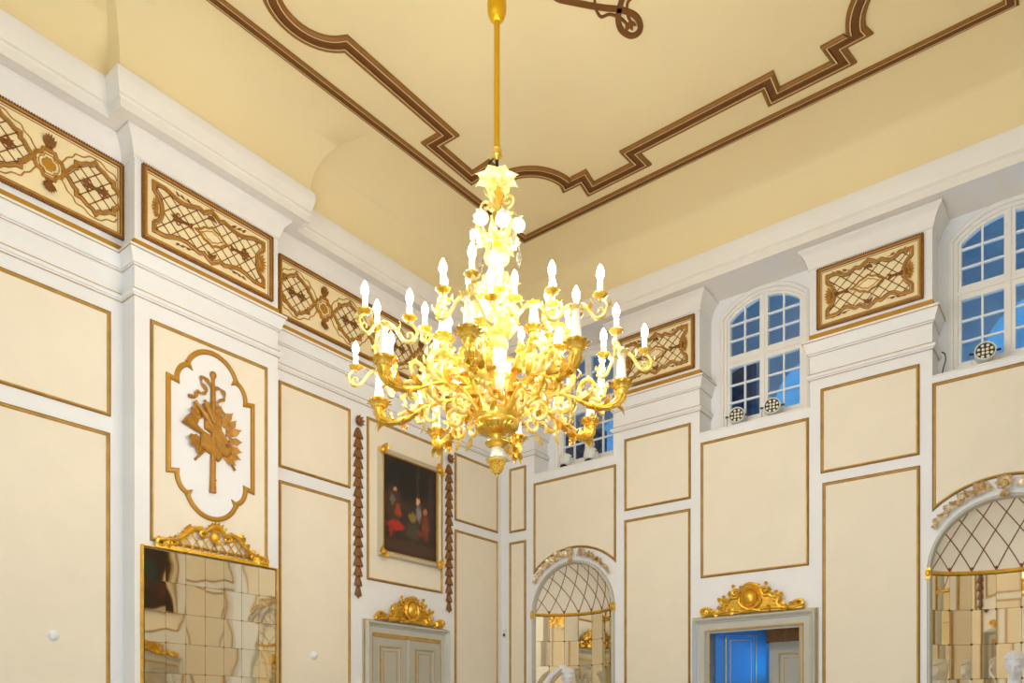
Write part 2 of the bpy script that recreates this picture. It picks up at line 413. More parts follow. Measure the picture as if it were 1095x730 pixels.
BANDP = [(0.0, 5.98), (0.008, 5.98), (0.008, 5.935), (0.0, 5.93)]
LPATH = [(0, 0), (0, P1), (PX, P1), (PX, P0), (0, P0), (0, RY)]
OPATH = [(RX, RY), (RX, RY - P0), (RX - PX, RY - P0), (RX - PX, RY - P1), (RX, RY - P1), (RX, 0)]
def rpier(a, b):
    p = []
    if b < RX: p += [(b, BW), (b, 0)]
    else: p += [(b, 0)]
    if a > 0: p += [(a, 0), (a, BW)]
    else: p += [(a, 0)]
    return p
ent = struct('trim_2', label='white entablature mouldings with a gold band under the frieze', cat='moulding')
paths = [LPATH, OPATH] + [rpier(a, b) for a, b in PIERS]
for pr, nm, mt in ((BED, 'bed_moulding', 'cornice'), (LEDGE, 'ledge_moulding', 'white'), (ASTR, 'astragal', 'white'), (BANDP, 'gold_band', 'goldband')):
    m = MB()
    for p in paths: m.plan(p, pr)
    m.build(nm, mt, ent, smooth=30)
m = MB()
for p in paths:
    for z, o in ((5.738, 0.013), (5.464, 0.013), (5.874, 0.071), (5.531, 0.014)): m.plan(p, [(o - 0.004, z + 0.003), (o + 0.002, z + 0.003), (o + 0.002, z - 0.003), (o - 0.004, z - 0.003)])
m.build('gilt_line', 'gilt', ent, smooth=0)
# baseboard + dado rail (below the photo)
m = MB()
bpath = [(DOOR[0] - 0.19, 0), (NICHES[0] + NR + 0.03, 0)], [(NICHES[0] - NR - 0.03, 0), (0, 0), (0, -1.2)], [(0, -2.74), (0, P1), (PX, P1), (PX, P0), (0, P0), (0, RY)]
for p in bpath: m.plan(p, [(0, 0.16), (0.012, 0.16), (0.02, 0.14), (0.02, 0), (0, 0)])
slabel(m.build('baseboard_left', 'white', kind='structure', smooth=0), 'white skirting board', 'baseboard')

# ------------------------------------------------------------------ wall panels
def moulding_prof(w=0.034, h=0.022): return [(0, 0), (0, h * 0.55), (-w * 0.18, h * 0.75), (-w * 0.32, h * 0.45), (-w * 0.5, h * 0.95), (-w * 0.72, h), (-w * 0.9, h * 0.5), (-w, 0.004), (-w, 0)]
def panel(fr, s0, s1, z0, z1, label, h=0.0, arch=None, group=None, name='wall_panelling', width=0.034):
    cx = (s0 + s1) / 2
    if arch:   # arched lower edge: radius, apex height
        r, za = arch; zc = za - r; half = (s1 - s0) / 2; a = math.asin(half / r)
        low = [(cx + r * sin(-a + 2 * a * i / 28), zc + r * cos(-a + 2 * a * i / 28)) for i in range(29)]
        out = low + [(s1, z1), (s0, z1)]
    else: out = [(s0, z0), (s1, z0), (s1, z1), (s0, z1)]
    t = thing(name, label, 'wall panel', fr.P(cx, z0, h), group)
    f = MB()
    f.sweep(fr, out, [(0.012, h), (0.012, h + 0.004), (width * 0.7, h + 0.004)], True)
    if arch: strip(f, fr, s0 + 0.01, s1 - 0.01, lambda s: zc + sqrt(r * r - (s - cx) ** 2) + 0.012, K(z1 - 0.01), h + 0.004, 28)
    else: f.poly(fr, [(s0 + 0.01, z0 + 0.01), (s1 - 0.01, z0 + 0.01), (s1 - 0.01, z1 - 0.01), (s0 + 0.01, z1 - 0.01)], h + 0.004)
    f.build('panel_field', 'cream', t, smooth=0)
    g = MB(); g.sweep(fr, out, [(o * -1, hh + h) for o, hh in moulding_prof(width)], True, ms=[1, 1, 0, 0, 0, 0, 0, 1])
    g.build('panel_moulding', ['gilt', 'giltdark'], t)
    return t
ZB, ZU0, ZU1, ZL = 0.95, 4.388, 5.342, 4.245
panel(FL, -6.77, -5.715, ZU0 - 0.012, 5.335, 'short cream panel beside the pier above a tall panel, beneath the hexagon frieze')
panel(FL, -6.77, -5.722, ZB, 4.224, 'tall cream panel beside the mirror pier with a small white knob')
panel(FL, -5.461, -4.216, 3.26, 5.305, 'cream pier panel carrying the scalloped white medallion', h=PX)
panel(FL, -3.922, -2.914, ZU0, ZU1, 'short cream panel between the mirror pier and the longer brown husk garland')
panel(FL, -3.920, -2.914, ZB, ZL, 'tall cream panel between the mirror pier and the grey double door, with small knob')
panel(FL, -2.654, -1.302, 3.335, 5.34, 'cream panel behind the framed dark oil painting')
panel(FL, -1.052, -0.10, ZU0 + 0.005, ZU1 - 0.005, 'short cream panel between the garland and the room corner on the painting wall')
panel(FL, -1.052, -0.10, ZB, ZL + 0.02, 'tall cream panel between the grey double door and the room corner')
panel(FR, 0.152, 0.460, ZU0, ZU1, 'narrow short cream panel next to the room corner on the window wall')
panel(FR, 0.152, 0.460, ZB, ZL, 'narrow tall cream panel next to the room corner on the window wall')
panel(FR, 0.602, 1.974, 3.72, 5.042, 'cream panel with arched lower edge above the niche nearest the room corner', arch=(0.96, 4.01))
panel(FR, 2.105, 3.053, ZU0, ZU1, 'short cream panel on the window pier between corner niche and blue-lit doorway')
panel(FR, 2.105, 3.048, ZB, ZL + 0.02, 'tall cream panel between the corner niche and the blue-lit doorway')
panel(FR, 3.188, 4.500, 3.37, 5.055, 'large cream panel above the gilded crest of the blue-lit doorway')
panel(FR, 4.630, 5.632, ZU0, ZU1, 'short cream panel on the pier between blue-lit doorway and the niche cut by the frame')
panel(FR, 4.650, 5.636, ZB, ZL + 0.03, 'tall cream panel between the blue-lit doorway and the niche cut by the frame')
panel(FR, 5.750, 7.030, 3.712, 5.10, 'cream panel with arched lower edge above the niche cut by the frame', arch=(0.96, 4.013))
# opposite wall panels: part of that wall (seen in the mirror only)
opp = bpy.data.objects['wall_opposite']
for (a, b, z0, z1) in ((-3.922, -2.914, ZU0, ZU1), (-3.92, -2.914, ZB, ZL), (-2.654, -1.302, 3.335, 5.34), (-1.052, -0.10, ZU0, ZU1), (-1.052, -0.10, ZB, ZL), (-6.77, -5.72, ZU0, ZU1), (-6.77, -5.72, ZB, ZL), (-9.58, -8.63, ZU0, ZU1), (-9.58, -8.63, ZB, ZL), (-8.4, -7.0, 3.3, 5.34)):
    g = MB(); out = [(a, z0), (b, z0), (b, z1), (a, z1)]
    g.poly(FO, out, 0.004); g.sweep(FO, out, [(o * -1, hh) for o, hh in moulding_prof()], True, mi=1)
    g.build('panel', ['cream', 'gilt'], opp)
near = bpy.data.objects['wall_near']
for (a, b, z0, z1) in ((0.15, 0.46, ZB, ZU1), (0.6, 1.97, 0.95, 5.0), (2.1, 3.05, ZU0, ZU1), (2.1, 3.05, ZB, ZL), (3.2, 4.5, 3.0, 5.05), (4.63, 5.63, ZU0, ZU1), (4.63, 5.63, ZB, ZL), (5.75, 7.03, 0.95, 5.0)):
    g = MB(); out = [(a, z0), (b, z0), (b, z1), (a, z1)]
    g.poly(FN, out, 0.004); g.sweep(FN, out, [(o * -1, hh) for o, hh in moulding_prof()], True, mi=1)
    g.build('panel', ['cream', 'gilt'], near)

# ------------------------------------------------------------------ ceiling mouldings
def band(mb, path, w, closed, h=0.035):
    """dark brown band with paler fillets, path on the ceiling, width to the left"""
    pr = [(0, 0), (0, h * .5), (w * .16, h * .9), (w * .2, h * .8), (w * .25, h * .8), (w * .3, h * .45), (w * .68, h * .45), (w * .74, h * .85), (w * .79, h * .85), (w * .84, h * .8), (w, h * .5), (w, 0)]
    mb.sweep(FC, path, pr, closed, ms=[0, 0, 1, 2, 0, 0, 0, 2, 1, 1, 1])
m = MB()
fp = [(1.166, -0.985), (6.583, -0.985), (6.70, -8.72), (0.94, -8.72)]
band(m, fp[::-1], 0.115, True, 0.03)
slabel(m.build('trim_3', ['brown', 'brownl', 'pale'], kind='structure', smooth=0), 'outer brown rectangular moulding on the ceiling edge', 'ceiling moulding')
m = MB()
YC, XC = -4.76, 3.81
q = [(1.42, -2.315), (1.68, -2.33), (1.68, -2.09)] + arcpts((1.68, -1.55), 0.545, -pi / 2 + 0.05, -0.05, 14)[0:] + [(2.215, -1.545), (2.435, -1.54), (2.40, -1.315), (3.065, -1.315), (3.05, -1.545)]
q = [q[0], q[1], q[2]] + q[4:]
left_lower = [(1.655, -4.33)] ; 
quarter = [(1.655, -2.965), (1.42, -2.975)] + q            # left side notch -> top middle notch
def mx(p): return (2 * XC - p[0], p[1])
def my(p): return (p[0], 2 * YC - p[1])
bulge = arcpts((1.72, YC), 0.40, pi * 0.74, pi * 1.26, 16)    # outward half round in the middle of the short sides
bulge = [(1.655, YC + 0.42)] + [(1.79 - 0.0 + 0.42 * cos(a) * 0.9, YC + 0.44 * sin(a)) for a in [pi * 0.62 + (pi * 0.76) * i / 16 for i in range(17)]] + [(1.655, YC - 0.42)]
path = []
path += quarter
path += [mx(p) for p in quarter[::-1]]
path += [mx(p) for p in bulge]
path += [mx(my(p)) for p in quarter]
path += [my(p) for p in quarter[::-1]]
path += bulge[::-1]
cl = [path[0]]
for p in path[1:]:
    if (Vector(p) - Vector(cl[-1])).length > 0.02: cl.append(p)
path = cl
# centre-line path is clockwise; the band lies half on each side
W = 0.165
pr = [(o - W / 2, h) for o, h in [(0, 0), (0, .02), (W * .1, .035), (W * .16, .035), (W * .2, .028), (W * .26, .028), (W * .3, .012), (W * .66, .012), (W * .70, .03), (W * .75, .03), (W * .8, .022), (W * .92, .03), (W, .015), (W, 0)]]
m.sweep(FC, path, pr, True, ms=[1, 1, 1, 1, 2, 0, 0, 0, 2, 1, 1, 1, 1])
slabel(m.build('trim_4', ['brown', 'brownl', 'pale'], kind='structure', smooth=0), 'inner brown scalloped strapwork moulding on the ceiling', 'ceiling moulding')
# centre ornament with four looped tips around the lamp rod
m = MB()
for k, L in ((0, 1.99), (1, 1.6), (2, 1.99), (3, 1.6)):
    fr = FrOff(FC, XC, YC + 0.0, 0, rot=k * pi / 2)
    t = L     # local +v points to the tip
    lp = catmull([(-0.36, t - 0.72), (-0.20, t - 0.53), (-0.10, t - 0.42), (0.0, t - 0.32), (0.068, t - 0.22), (0.085, t - 0.13), (0.055, t - 0.04), (0.0, t - 0.012), (-0.055, t - 0.04), (-0.085, t - 0.13), (-0.068, t - 0.22), (0.0, t - 0.32), (0.10, t - 0.42), (0.20, t - 0.53), (0.36, t - 0.72)], 6)
    m.sweep(fr, [tuple(p[:2]) for p in lp], [(-0.026, 0), (-0.022, 0.018), (0.022, 0.018), (0.026, 0)])
    for sg in (-1, 1):
        th = catmull([(sg * 0.02, t - 0.16), (sg * 0.035, t - 0.24), (sg * 0.09, t - 0.33), (sg * 0.165, t - 0.36), (sg * 0.155, t - 0.47), (sg * 0.10, t - 0.56)], 6)
        m.sweep(fr, [tuple(p[:2]) for p in th], [(-0.012, 0), (-0.01, 0.012), (0.01, 0.012), (0.012, 0)])
    for a in (-0.7, 0, 0.7): fleaf(m, fr, (0, t - 0.16), pi / 2 + a, 0.085, 0.045, 0.006)
    m.sweep(fr, [(-0.36, t - 0.72), (-0.45, t - 0.95), (-0.30, 0.25)], [(-0.026, 0), (-0.022, 0.018), (0.022, 0.018), (0.026, 0)])
    m.sweep(fr, [(0.36, t - 0.72), (0.45, t - 0.95), (0.30, 0.25)], [(-0.026, 0), (-0.022, 0.018), (0.022, 0.018), (0.026, 0)])
m.sweep(FC, arcpts((XC, YC), 0.38, 0, 2 * pi, 48)[:-1], [(-0.03, 0), (-0.02, 0.025), (0.02, 0.025), (0.03, 0)], True)
slabel(m.build('trim_5', 'brown', kind='structure', smooth=30), 'brown looped strapwork ornament in the ceiling centre', 'ceiling ornament')

# ------------------------------------------------------------------ frieze panels
def clip_line(p, d, poly):
    """sections of the line p + t d inside polygon"""
    ts = []; n = len(poly)
    for i in range(n):
        a, b = poly[i], poly[(i + 1) % n]; ex, ey = b[0] - a[0], b[1] - a[1]
        den = d[0] * ey - d[1] * ex
        if abs(den) < 1e-12: continue
        t = ((a[0] - p[0]) * ey - (a[1] - p[1]) * ex) / den; u = ((a[0] - p[0]) * d[1] - (a[1] - p[1]) * d[0]) / den
        if 0 <= u < 1: ts.append(t)
    ts.sort(); return [(ts[i], ts[i + 1]) for i in range(0, len(ts) - 1, 2)]
def lattice(mb, fr, poly, sp, slope, w=0.011, h0=0.0, h1=0.01, mi=0, knots=True, u0=0.0, v0=0.0):
    c, s = cos(slope), sin(slope); lines = {}
    for sg in (1, -1):
        d = (c, sg * s); nv = (-sg * s, c); k0 = nv[0] * u0 + nv[1] * v0
        for k in range(-16, 17):
            off = k * sp + k0; p = (nv[0] * off, nv[1] * off)
            for a, b in clip_line(p, d, poly):
                if b - a < 0.01: continue
                q = [(p[0] + d[0] * a, p[1] + d[1] * a), (p[0] + d[0] * b, p[1] + d[1] * b)]
                mb.sweep(fr, q, [(-w / 2, h0), (-w / 2, h1), (w / 2, h1), (w / 2, h0)], mi=mi)
def inpoly(p, poly):
    r = False; n = len(poly); j = n - 1
    for i in range(n):
        if (poly[i][1] > p[1]) != (poly[j][1] > p[1]) and p[0] < (poly[j][0] - poly[i][0]) * (p[1] - poly[i][1]) / (poly[j][1] - poly[i][1]) + poly[i][0]: r = not r
        j = i
    return r
def frieze_frame(fr, hw, hh, t):
    g = MB(); g.box(fr, -hw + 0.01, hw - 0.01, -hh + 0.01, hh - 0.01, 0, 0.006); g.build('ground', 'frieze', t, smooth=0)
    g = MB(); out = [(-hw, -hh), (hw, -hh), (hw, hh), (-hw, hh)]
    g.sweep(fr, out, [(0, 0), (0, 0.022), (0.010, 0.026), (0.014, 0.02), (0.018, 0.03), (0.027, 0.036), (0.036, 0.032), (0.041, 0.016), (0.049, 0.012), (0.054, 0.006)], True, ms=[1, 0, 0, 0, 0, 0, 1, 2, 1])
    for i in range(4):           # beaded outer edge
        a, b = Vector(out[i]), Vector(out[(i + 1) % 4]); n = int((b - a).length / 0.021)
        for k in range(n):
            p = a + (b - a) * ((k + 0.5) / n); dirv = (b - a).normalized()
            q = p + Vector((-dirv.y, dirv.x)) * 0.004
            g.box(FrOff(fr, q.x, q.y, 0.0, rot=atan2(dirv.y, dirv.x)), -0.006, 0.006, -0.008, 0.008, 0.0, 0.03, 1)
    g.build('frieze_frame', ['bronze', 'bronzed', 'pale'], t, smooth=30)
def palmette(mb, fr, c, ang, s, mi=0):
    f2 = FrOff(fr, c[0], c[1], 0.008, rot=ang)
    fleaf(mb, f2, (-0.02 * s, 0), 0, 0.16 * s, 0.05 * s, 0.0, 0.15)
    for sg in (1, -1):
        ftube(mb, f2, [(p[0], sg * p[1]) for p in [(0, 0)] + spiral((0.045 * s, 0.042 * s), 0.03 * s, 0.008 * s, -2.2, 3.2, 12)], 0.006, [0.009 * s, 0.005 * s], 6)
        ftube(mb, f2, [(-0.10 * s, sg * 0.002), (-0.05 * s, sg * 0.008 * s), (0.01 * s, sg * 0.004)], 0.005, [0.004 * s, 0.012 * s], 6)
        fleaf(mb, f2, (-0.06 * s, 0), pi + sg * 0.5, 0.07 * s, 0.03 * s, 0.0, 0.2)
        fleaf(mb, f2, (0.05 * s, 0), sg * 0.6, 0.08 * s, 0.03 * s, 0.0, 0.2)
def frieze_short(fr0, s, z, hw, hh, label, h=0.0):
    fr = FrOff(fr0, s, z, h); t = thing('ornamental_frieze', label, 'frieze', fr.P(0, -hh, 0), 'short lattice frieze panels on the piers')
    frieze_frame(fr, hw, hh, t)
    iw, ih = hw - 0.105, hh - 0.108
    qd = [(iw - 0.0, ih), (iw - 0.11, ih)] + [(iw - 0.11 - x * (iw - 0.11 - 0.13), ih - 0.045 * sin(pi * x) ** 1.3 - 0.006 * x) for x in [i / 10 for i in range(1, 11)]] + [(0.085, ih - 0.024), (0.055, ih + 0.0), (0.0, ih + 0.03)]
    side = [(iw, 0.155 * hh / 0.34), ] + [(iw - 0.075 * sin(a), 0.135 * hh / 0.34 * cos(a)) for a in [pi * i / 16 for i in range(1, 9)]]
    top = qd[::-1]; half = top + side                               # centre top -> corner -> side middle
    right = half + [(p[0], -p[1]) for p in half[::-1][1:]]
    full = right + [(-p[0], p[1]) for p in right[::-1][1:-1]]
    poly = full[::-1]
    # drop duplicate points
    cl = [poly[0]]
    for p in poly[1:]:
        if (Vector(p) - Vector(cl[-1])).length > 0.004: cl.append(p)
    poly = cl
    if sum(poly[i][0] * poly[(i + 1) % len(poly)][1] - poly[(i + 1) % len(poly)][0] * poly[i][1] for i in range(len(poly))) < 0: poly = poly[::-1]
    g = MB()
    g.sweep(fr, poly, [(-0.014, 0.006), (-0.014, 0.02), (0.0, 0.028), (0.012, 0.024), (0.014, 0.012), (0.021, 0.012), (0.021, 0.018), (0.026, 0.018), (0.026, 0.006)], True, ms=[1, 0, 0, 0, 2, 1, 1, 1])
    g.build('strapwork_band', ['bronze', 'bronzed', 'pale'], t, smooth=30)
    g = MB(); inner = [(p[0] * 0.965, p[1] * 0.93) for p in poly]; lattice(g, fr, inner, 0.090, R(43), w=0.0085, h0=0.005, h1=0.011, u0=0.04)
    g.build('lattice', 'bronzed', t, smooth=0)
    cw, ch = 0.17, 0.095
    car = [(cw, 0), (cw * .72, ch * .22), (cw * .5, ch * .62), (cw * .22, ch * .72), (0, ch), (-cw * .22, ch * .72), (-cw * .5, ch * .62), (-cw * .72, ch * .22), (-cw, 0)]
    car = car + [(p[0], -p[1]) for p in car[::-1][1:-1]]
    g = MB(); g.poly(fr, car, 0.015, 1); g.sweep(fr, car, [(-0.008, 0.006), (-0.008, 0.022), (0.008, 0.024), (0.01, 0.015)], True)
    g.sweep(fr, [(p[0] * 0.66, p[1] * 0.6) for p in car], [(-0.004, 0.015), (-0.004, 0.019), (0.004, 0.019), (0.004, 0.015)], True)
    g.build('centre_cartouche', ['bronze', 'frieze'], t, smooth=30)
    for sg in (1, -1):
        g = MB(); palmette(g, fr, (sg * 0.30, 0.0), 0 if sg > 0 else pi, 0.95); g.build('palmette', 'bronzed', t)
        g = MB()
        for k in range(-3, 4): fleaf(g, fr, (sg * (iw - 0.045), k * 0.012), (0 if sg > 0 else pi) + k * 0.35 * sg, 0.075, 0.03, 0.008, 0.3)
        g.ball((sg * (iw - 0.03), 0, 0.01), 0.018, 0.05, 0.012, 8, 6, fr=fr)
        g.build('shell', 'bronze', t)
        g = MB()
        for v in (1, -1):
            ftube(g, fr, [(0.0, v * (ih - 0.05))] + [(sg * (0.03), v * (ih - 0.06))], 0.01, [0.01, 0.004], 5)
            fleaf(g, fr, (0, v * (ih - 0.02)), (-pi / 2 if v > 0 else pi / 2) + sg * 0.7, 0.075, 0.035, 0.008, 0.2)
            c0 = (sg * 0.28, v * (ih - 0.005))
            for k, (dx, a) in enumerate(((-0.06, 0.35), (0.0, 0.5), (0.055, 0.7))):
                fleaf(g, fr, (c0[0] + dx * sg, c0[1]), (a if sg > 0 else pi - a) * v, 0.055, 0.022, 0.008, 0.3)
            ftube(g, fr, [(c0[0] - 0.09 * sg, c0[1] - 0.004 * v), (c0[0], c0[1] + 0.0 * v), (c0[0] + 0.08 * sg, c0[1] + 0.02 * v)], 0.008, 0.004, 5)
        g.build('leaf_spray', 'bronzed', t)
    return t
frieze_short(FL, -4.847, 6.358, 0.690, 0.336, 'short lattice frieze panel on the pier above the scalloped trophy medallion', PX)
frieze_short(FR, 2.567, 6.353, 0.540, 0.336, 'short lattice frieze panel between the two windows, just behind the chandelier candles')
frieze_short(FR, 5.130, 6.357, 0.538, 0.340, 'short lattice frieze panel on the window pier farthest from the chandelier')

def frieze_long(fr0, s0, s1, z, hh, meds, hexes, label):
    cs = (s0 + s1) / 2; fr = FrOff(fr0, cs, z, 0); hw = (s1 - s0) / 2
    t = thing('ornamental_frieze', label, 'frieze', fr.P(0, -hh, 0), 'long medallion frieze panels in the wall recesses')
    frieze_frame(fr, hw, hh, t)
    for sm in meds:
        f2 = FrOff(fr, sm - cs, 0, 0)
        q = [(0.265, 0.0), (0.225, 0.035), (0.19, 0.085), (0.165, 0.10), (0.165, 0.145), (0.12, 0.15), (0.075, 0.185), (0.03, 0.20), (0, 0.235)]
        h1 = q + [(-p[0], p[1]) for p in q[::-1][1:]]; poly = h1 + [(p[0], -p[1]) for p in h1[::-1][1:-1]]
        g = MB(); g.sweep(f2, poly, [(-0.016, 0.005), (-0.014, 0.02), (0, 0.026), (0.012, 0.02), (0.013, 0.01), (0.019, 0.01), (0.019, 0.015), (0.024, 0.015), (0.024, 0.005)], True, ms=[1, 0, 0, 0, 2, 1, 1, 1])
        g.build('medallion_band', ['bronze', 'bronzed', 'pale'], t, smooth=30)
        g = MB(); lattice(g, f2, [(p[0] * 0.9, p[1] * 0.9) for p in poly], 0.088, R(43), w=0.0085, h0=0.005, h1=0.011); g.build('lattice', 'bronzed', t, smooth=0)
        g = MB(); palmette(g, f2, (0.01, 0), 0, 0.9); palmette(g, f2, (-0.01, 0), pi, 0.9); g.build('palmette', 'bronzed', t)
        g = MB()
        for sx in (1, -1):
            for v in (1, -1):
                w = [(0.30, 0.05), (0.26, 0.105), (0.235, 0.145), (0.19, 0.175), (0.165, 0.215), (0.10, 0.225), (0.05, 0.262), (0.0, 0.268)]
                pts = [tuple(p[:2]) for p in catmull([(sx * p[0], v * p[1]) for p in w], 4)]
                pts = [p for p in pts if abs(p[0] + sm - cs) < hw - 0.05]
                if len(pts) > 3: ftube(g, f2, pts, 0.009, 0.006, 5)
        g.build('wavy_line', 'bronze', t)
    for sh in hexes:
        f2 = FrOff(fr, sh - cs, 0, 0)
        hx = [(0.115, 0.02), (0.10, 0.06), (0.06, 0.075), (0.045, 0.115), (-0.045, 0.115), (-0.06, 0.075), (-0.10, 0.06), (-0.115, 0.02)]; hx = hx + [(p[0], -p[1]) for p in hx[::-1]]
        g = MB(); g.sweep(f2, hx, [(-0.016, 0.005), (-0.014, 0.02), (0, 0.026), (0.012, 0.02), (0.016, 0.006)], True)
        g.relief(f2, [(p[0] * 0.50, p[1] * 0.50) for p in hx], 0.005, 0.014, 0.006, 1)
        g.sweep(f2, [(p[0] * 0.70, p[1] * 0.70) for p in hx], [(-0.004, 0.006), (-0.004, 0.011), (0.004, 0.011), (0.004, 0.006)], True); g.build('hexagon_boss', ['bronze', 'goldband'], t, smooth=30)
        for v in (1, -1):
            g = MB()
            for a in (-0.75, -0.4, -0.13, 0.13, 0.4, 0.75): fleaf(g, f2, (0, v * 0.15), v * pi / 2 + a * 0.9, 0.115 - abs(a) * 0.03, 0.045, 0.008, 0.35)
            for sg in (1, -1): ftube(g, f2, [(0.0, v * 0.115)] + [(sg * 0.035 * k / 4, v * (0.125 + 0.03 * sin(k * 0.9))) for k in range(1, 5)], 0.01, [0.01, 0.005], 5)
            g.build('tulip_leaf', 'bronzed', t)
    return t
frieze_long(FL, -7.25, -5.602, 6.386, 0.346, (-5.850, -6.614, -7.10), (-6.232, -6.96), 'long medallion frieze panel above the white-knobbed panel, cut by the picture edge')
frieze_long(FL, -3.929, -0.15, 6.383, 0.342, (-3.690, -2.925, -2.13, -1.335, -0.54), (-3.307, -2.53, -1.73, -0.94), 'long medallion frieze panel above the painting, partly hidden by the chandelier')

# ------------------------------------------------------------------ crests
def crest(fr, hw, H, t, boss=True, mt='gold'):
    """gilded rococo crest, local u across, v up from its base"""
    g = MB()
    for sg in (1, -1):
        X = lambda p: (sg * p[0] * hw, p[1] * H)
        def sc(pts, rad, h=0.03): ftube(g, fr, [X(p) for p in pts], h, rad, 7)
        # base run ending in a volute
        sc([tuple(p[:2]) for p in catmull([(0.10, 0.05), (0.3, 0.09), (0.5, 0.08), (0.7, 0.05), (0.82, 0.06)], 4)], [0.018, 0.022, 0.016])
        sc([(p[0], p[1]) for p in [(0.72, 0.10)] + spiral((0.885, 0.15), 0.11, 0.025, pi * 0.9, -pi * 1.1, 16)], [0.014, 0.024, 0.012])
        sc([tuple(p[:2]) for p in catmull([(0.88, 0.05), (0.60, 0.07), (0.50, 0.20), (0.52, 0.36), (0.44, 0.44)], 5)], [0.012, 0.02, 0.022, 0.014])
        sc([(p[0], p[1]) for p in spiral((0.47, 0.42), 0.11, 0.02, -pi * 0.6, pi * 1.5, 16)], [0.02, 0.02, 0.01])
        sc([tuple(p[:2]) for p in catmull([(0.42, 0.40), (0.36, 0.50), (0.26, 0.50), (0.22, 0.62)], 5)], [0.014, 0.02, 0.016])
        sc([(p[0], p[1]) for p in spiral((0.245, 0.68), 0.10, 0.02, -pi * 0.4, pi * 1.5, 16)], [0.018, 0.02, 0.01], 0.035)
        sc([tuple(p[:2]) for p in catmull([(0.03, 0.10), (0.12, 0.17), (0.2, 0.32), (0.19, 0.46)], 5)], [0.014, 0.022, 0.014], 0.04)
        for (u, v, a, L) in ((0.62, 0.16, 2.2, 0.12), (0.74, 0.10, 1.2, 0.10), (0.80, 0.12, 0.4, 0.14), (0.56, 0.42, 1.0, 0.11), (0.40, 0.55, 1.9, 0.11), (0.5, 0.5, 1.6, 0.09), (0.34, 0.62, 0.8, 0.1), (0.30, 0.80, 1.3, 0.10), (0.6, 0.05, 0.1, 0.16), (0.28, 0.06, 0.2, 0.16), (0.18, 0.75, 1.9, 0.1)):
            fleaf(g, fr, X((u, v)), a if sg > 0 else pi - a, L * 0.62, L * 0.5, 0.03, 0.7)
    for a in (-0.9, -0.5, 0, 0.5, 0.9): fleaf(g, fr, (sin(a) * 0.03, 0.82 * H), pi / 2 - a, 0.06, 0.05, 0.03, 0.6)
    sil = [(1.0, 0.0), (0.99, 0.16), (0.92, 0.24), (0.82, 0.2), (0.74, 0.12), (0.62, 0.14), (0.58, 0.30), (0.55, 0.48), (0.46, 0.54), (0.38, 0.5), (0.34, 0.62), (0.31, 0.78), (0.22, 0.80), (0.16, 0.76), (0.12, 0.90), (0, 0.96)]
    sil = [(p[0] * hw * 0.98, p[1] * H * 0.97) for p in sil]; sil = sil + [(-p[0], p[1]) for p in sil[::-1][1:]]
    g.relief(fr, sil, -0.02, 0.016, 0.012)
    ftube(g, fr, [(x * hw, (0.80 + 0.10 * cos(x * 9)) * H) for x in [-0.17 + 0.34 * i / 12 for i in range(13)]], 0.035, [0.012, 0.02, 0.012], 7)
    ftube(g, fr, [(x * hw, (0.03 + 0.05 * cos(x * 9)) * H) for x in [-0.2 + 0.4 * i / 12 for i in range(13)]], 0.035, [0.014, 0.024, 0.014], 7)
    g.box(fr, -0.95 * hw, 0.95 * hw, 0, 0.05 * H, 0, 0.03)
    g.build('scrollwork', mt, t)
    g = MB()
    for sg in (1, -1):
        pl = [(sg * 0.16 * hw, 0.12 * H), (sg * 0.52 * hw, 0.12 * H), (sg * 0.50 * hw, 0.34 * H), (sg * 0.40 * hw, 0.40 * H), (sg * 0.2 * hw, 0.40 * H)]
        lattice(g, fr, pl, 0.03, R(45), w=0.012, h0=0.0, h1=0.022)
        g.poly(fr, pl, 0.004, 1)
    g.build('lattice', [mt, 'bronzed'], t, smooth=0)
    if boss:
        g = MB(); g.ball((0, 0.46 * H, 0.02), 0.088, 0.10, 0.065, 20, 12, fr=fr); g.build('boss', mt, t)
        g = MB(); g.sweep(fr, [(0.108 * cos(a), 0.46 * H + 0.122 * sin(a)) for a in [2 * pi * i / 28 for i in range(28)]], [(-0.02, 0), (-0.018, 0.03), (0, 0.05), (0.018, 0.03), (0.02, 0)], True); g.build('boss_rim', mt, t)

def door_crest(fr0, s, z, hw, H, label):
    fr = FrOff(fr0, s, z, 0.045); t = thing('door_crest', label, 'crest', fr.P(0, 0, 0), 'gilded crests over the doors'); crest(fr, hw, H, t); return t
door_crest(FL, -1.945, 2.858, 0.62, 0.37, 'gilded scroll crest with yellow boss over the closed grey double door')
door_crest(FR, 3.838, 2.883, 0.64, 0.375, 'gilded scroll crest with round boss over the blue-lit doorway')
door_crest(FO, -1.945, 2.858, 0.62, 0.37, 'gilded crest over a door seen only as a reflection')

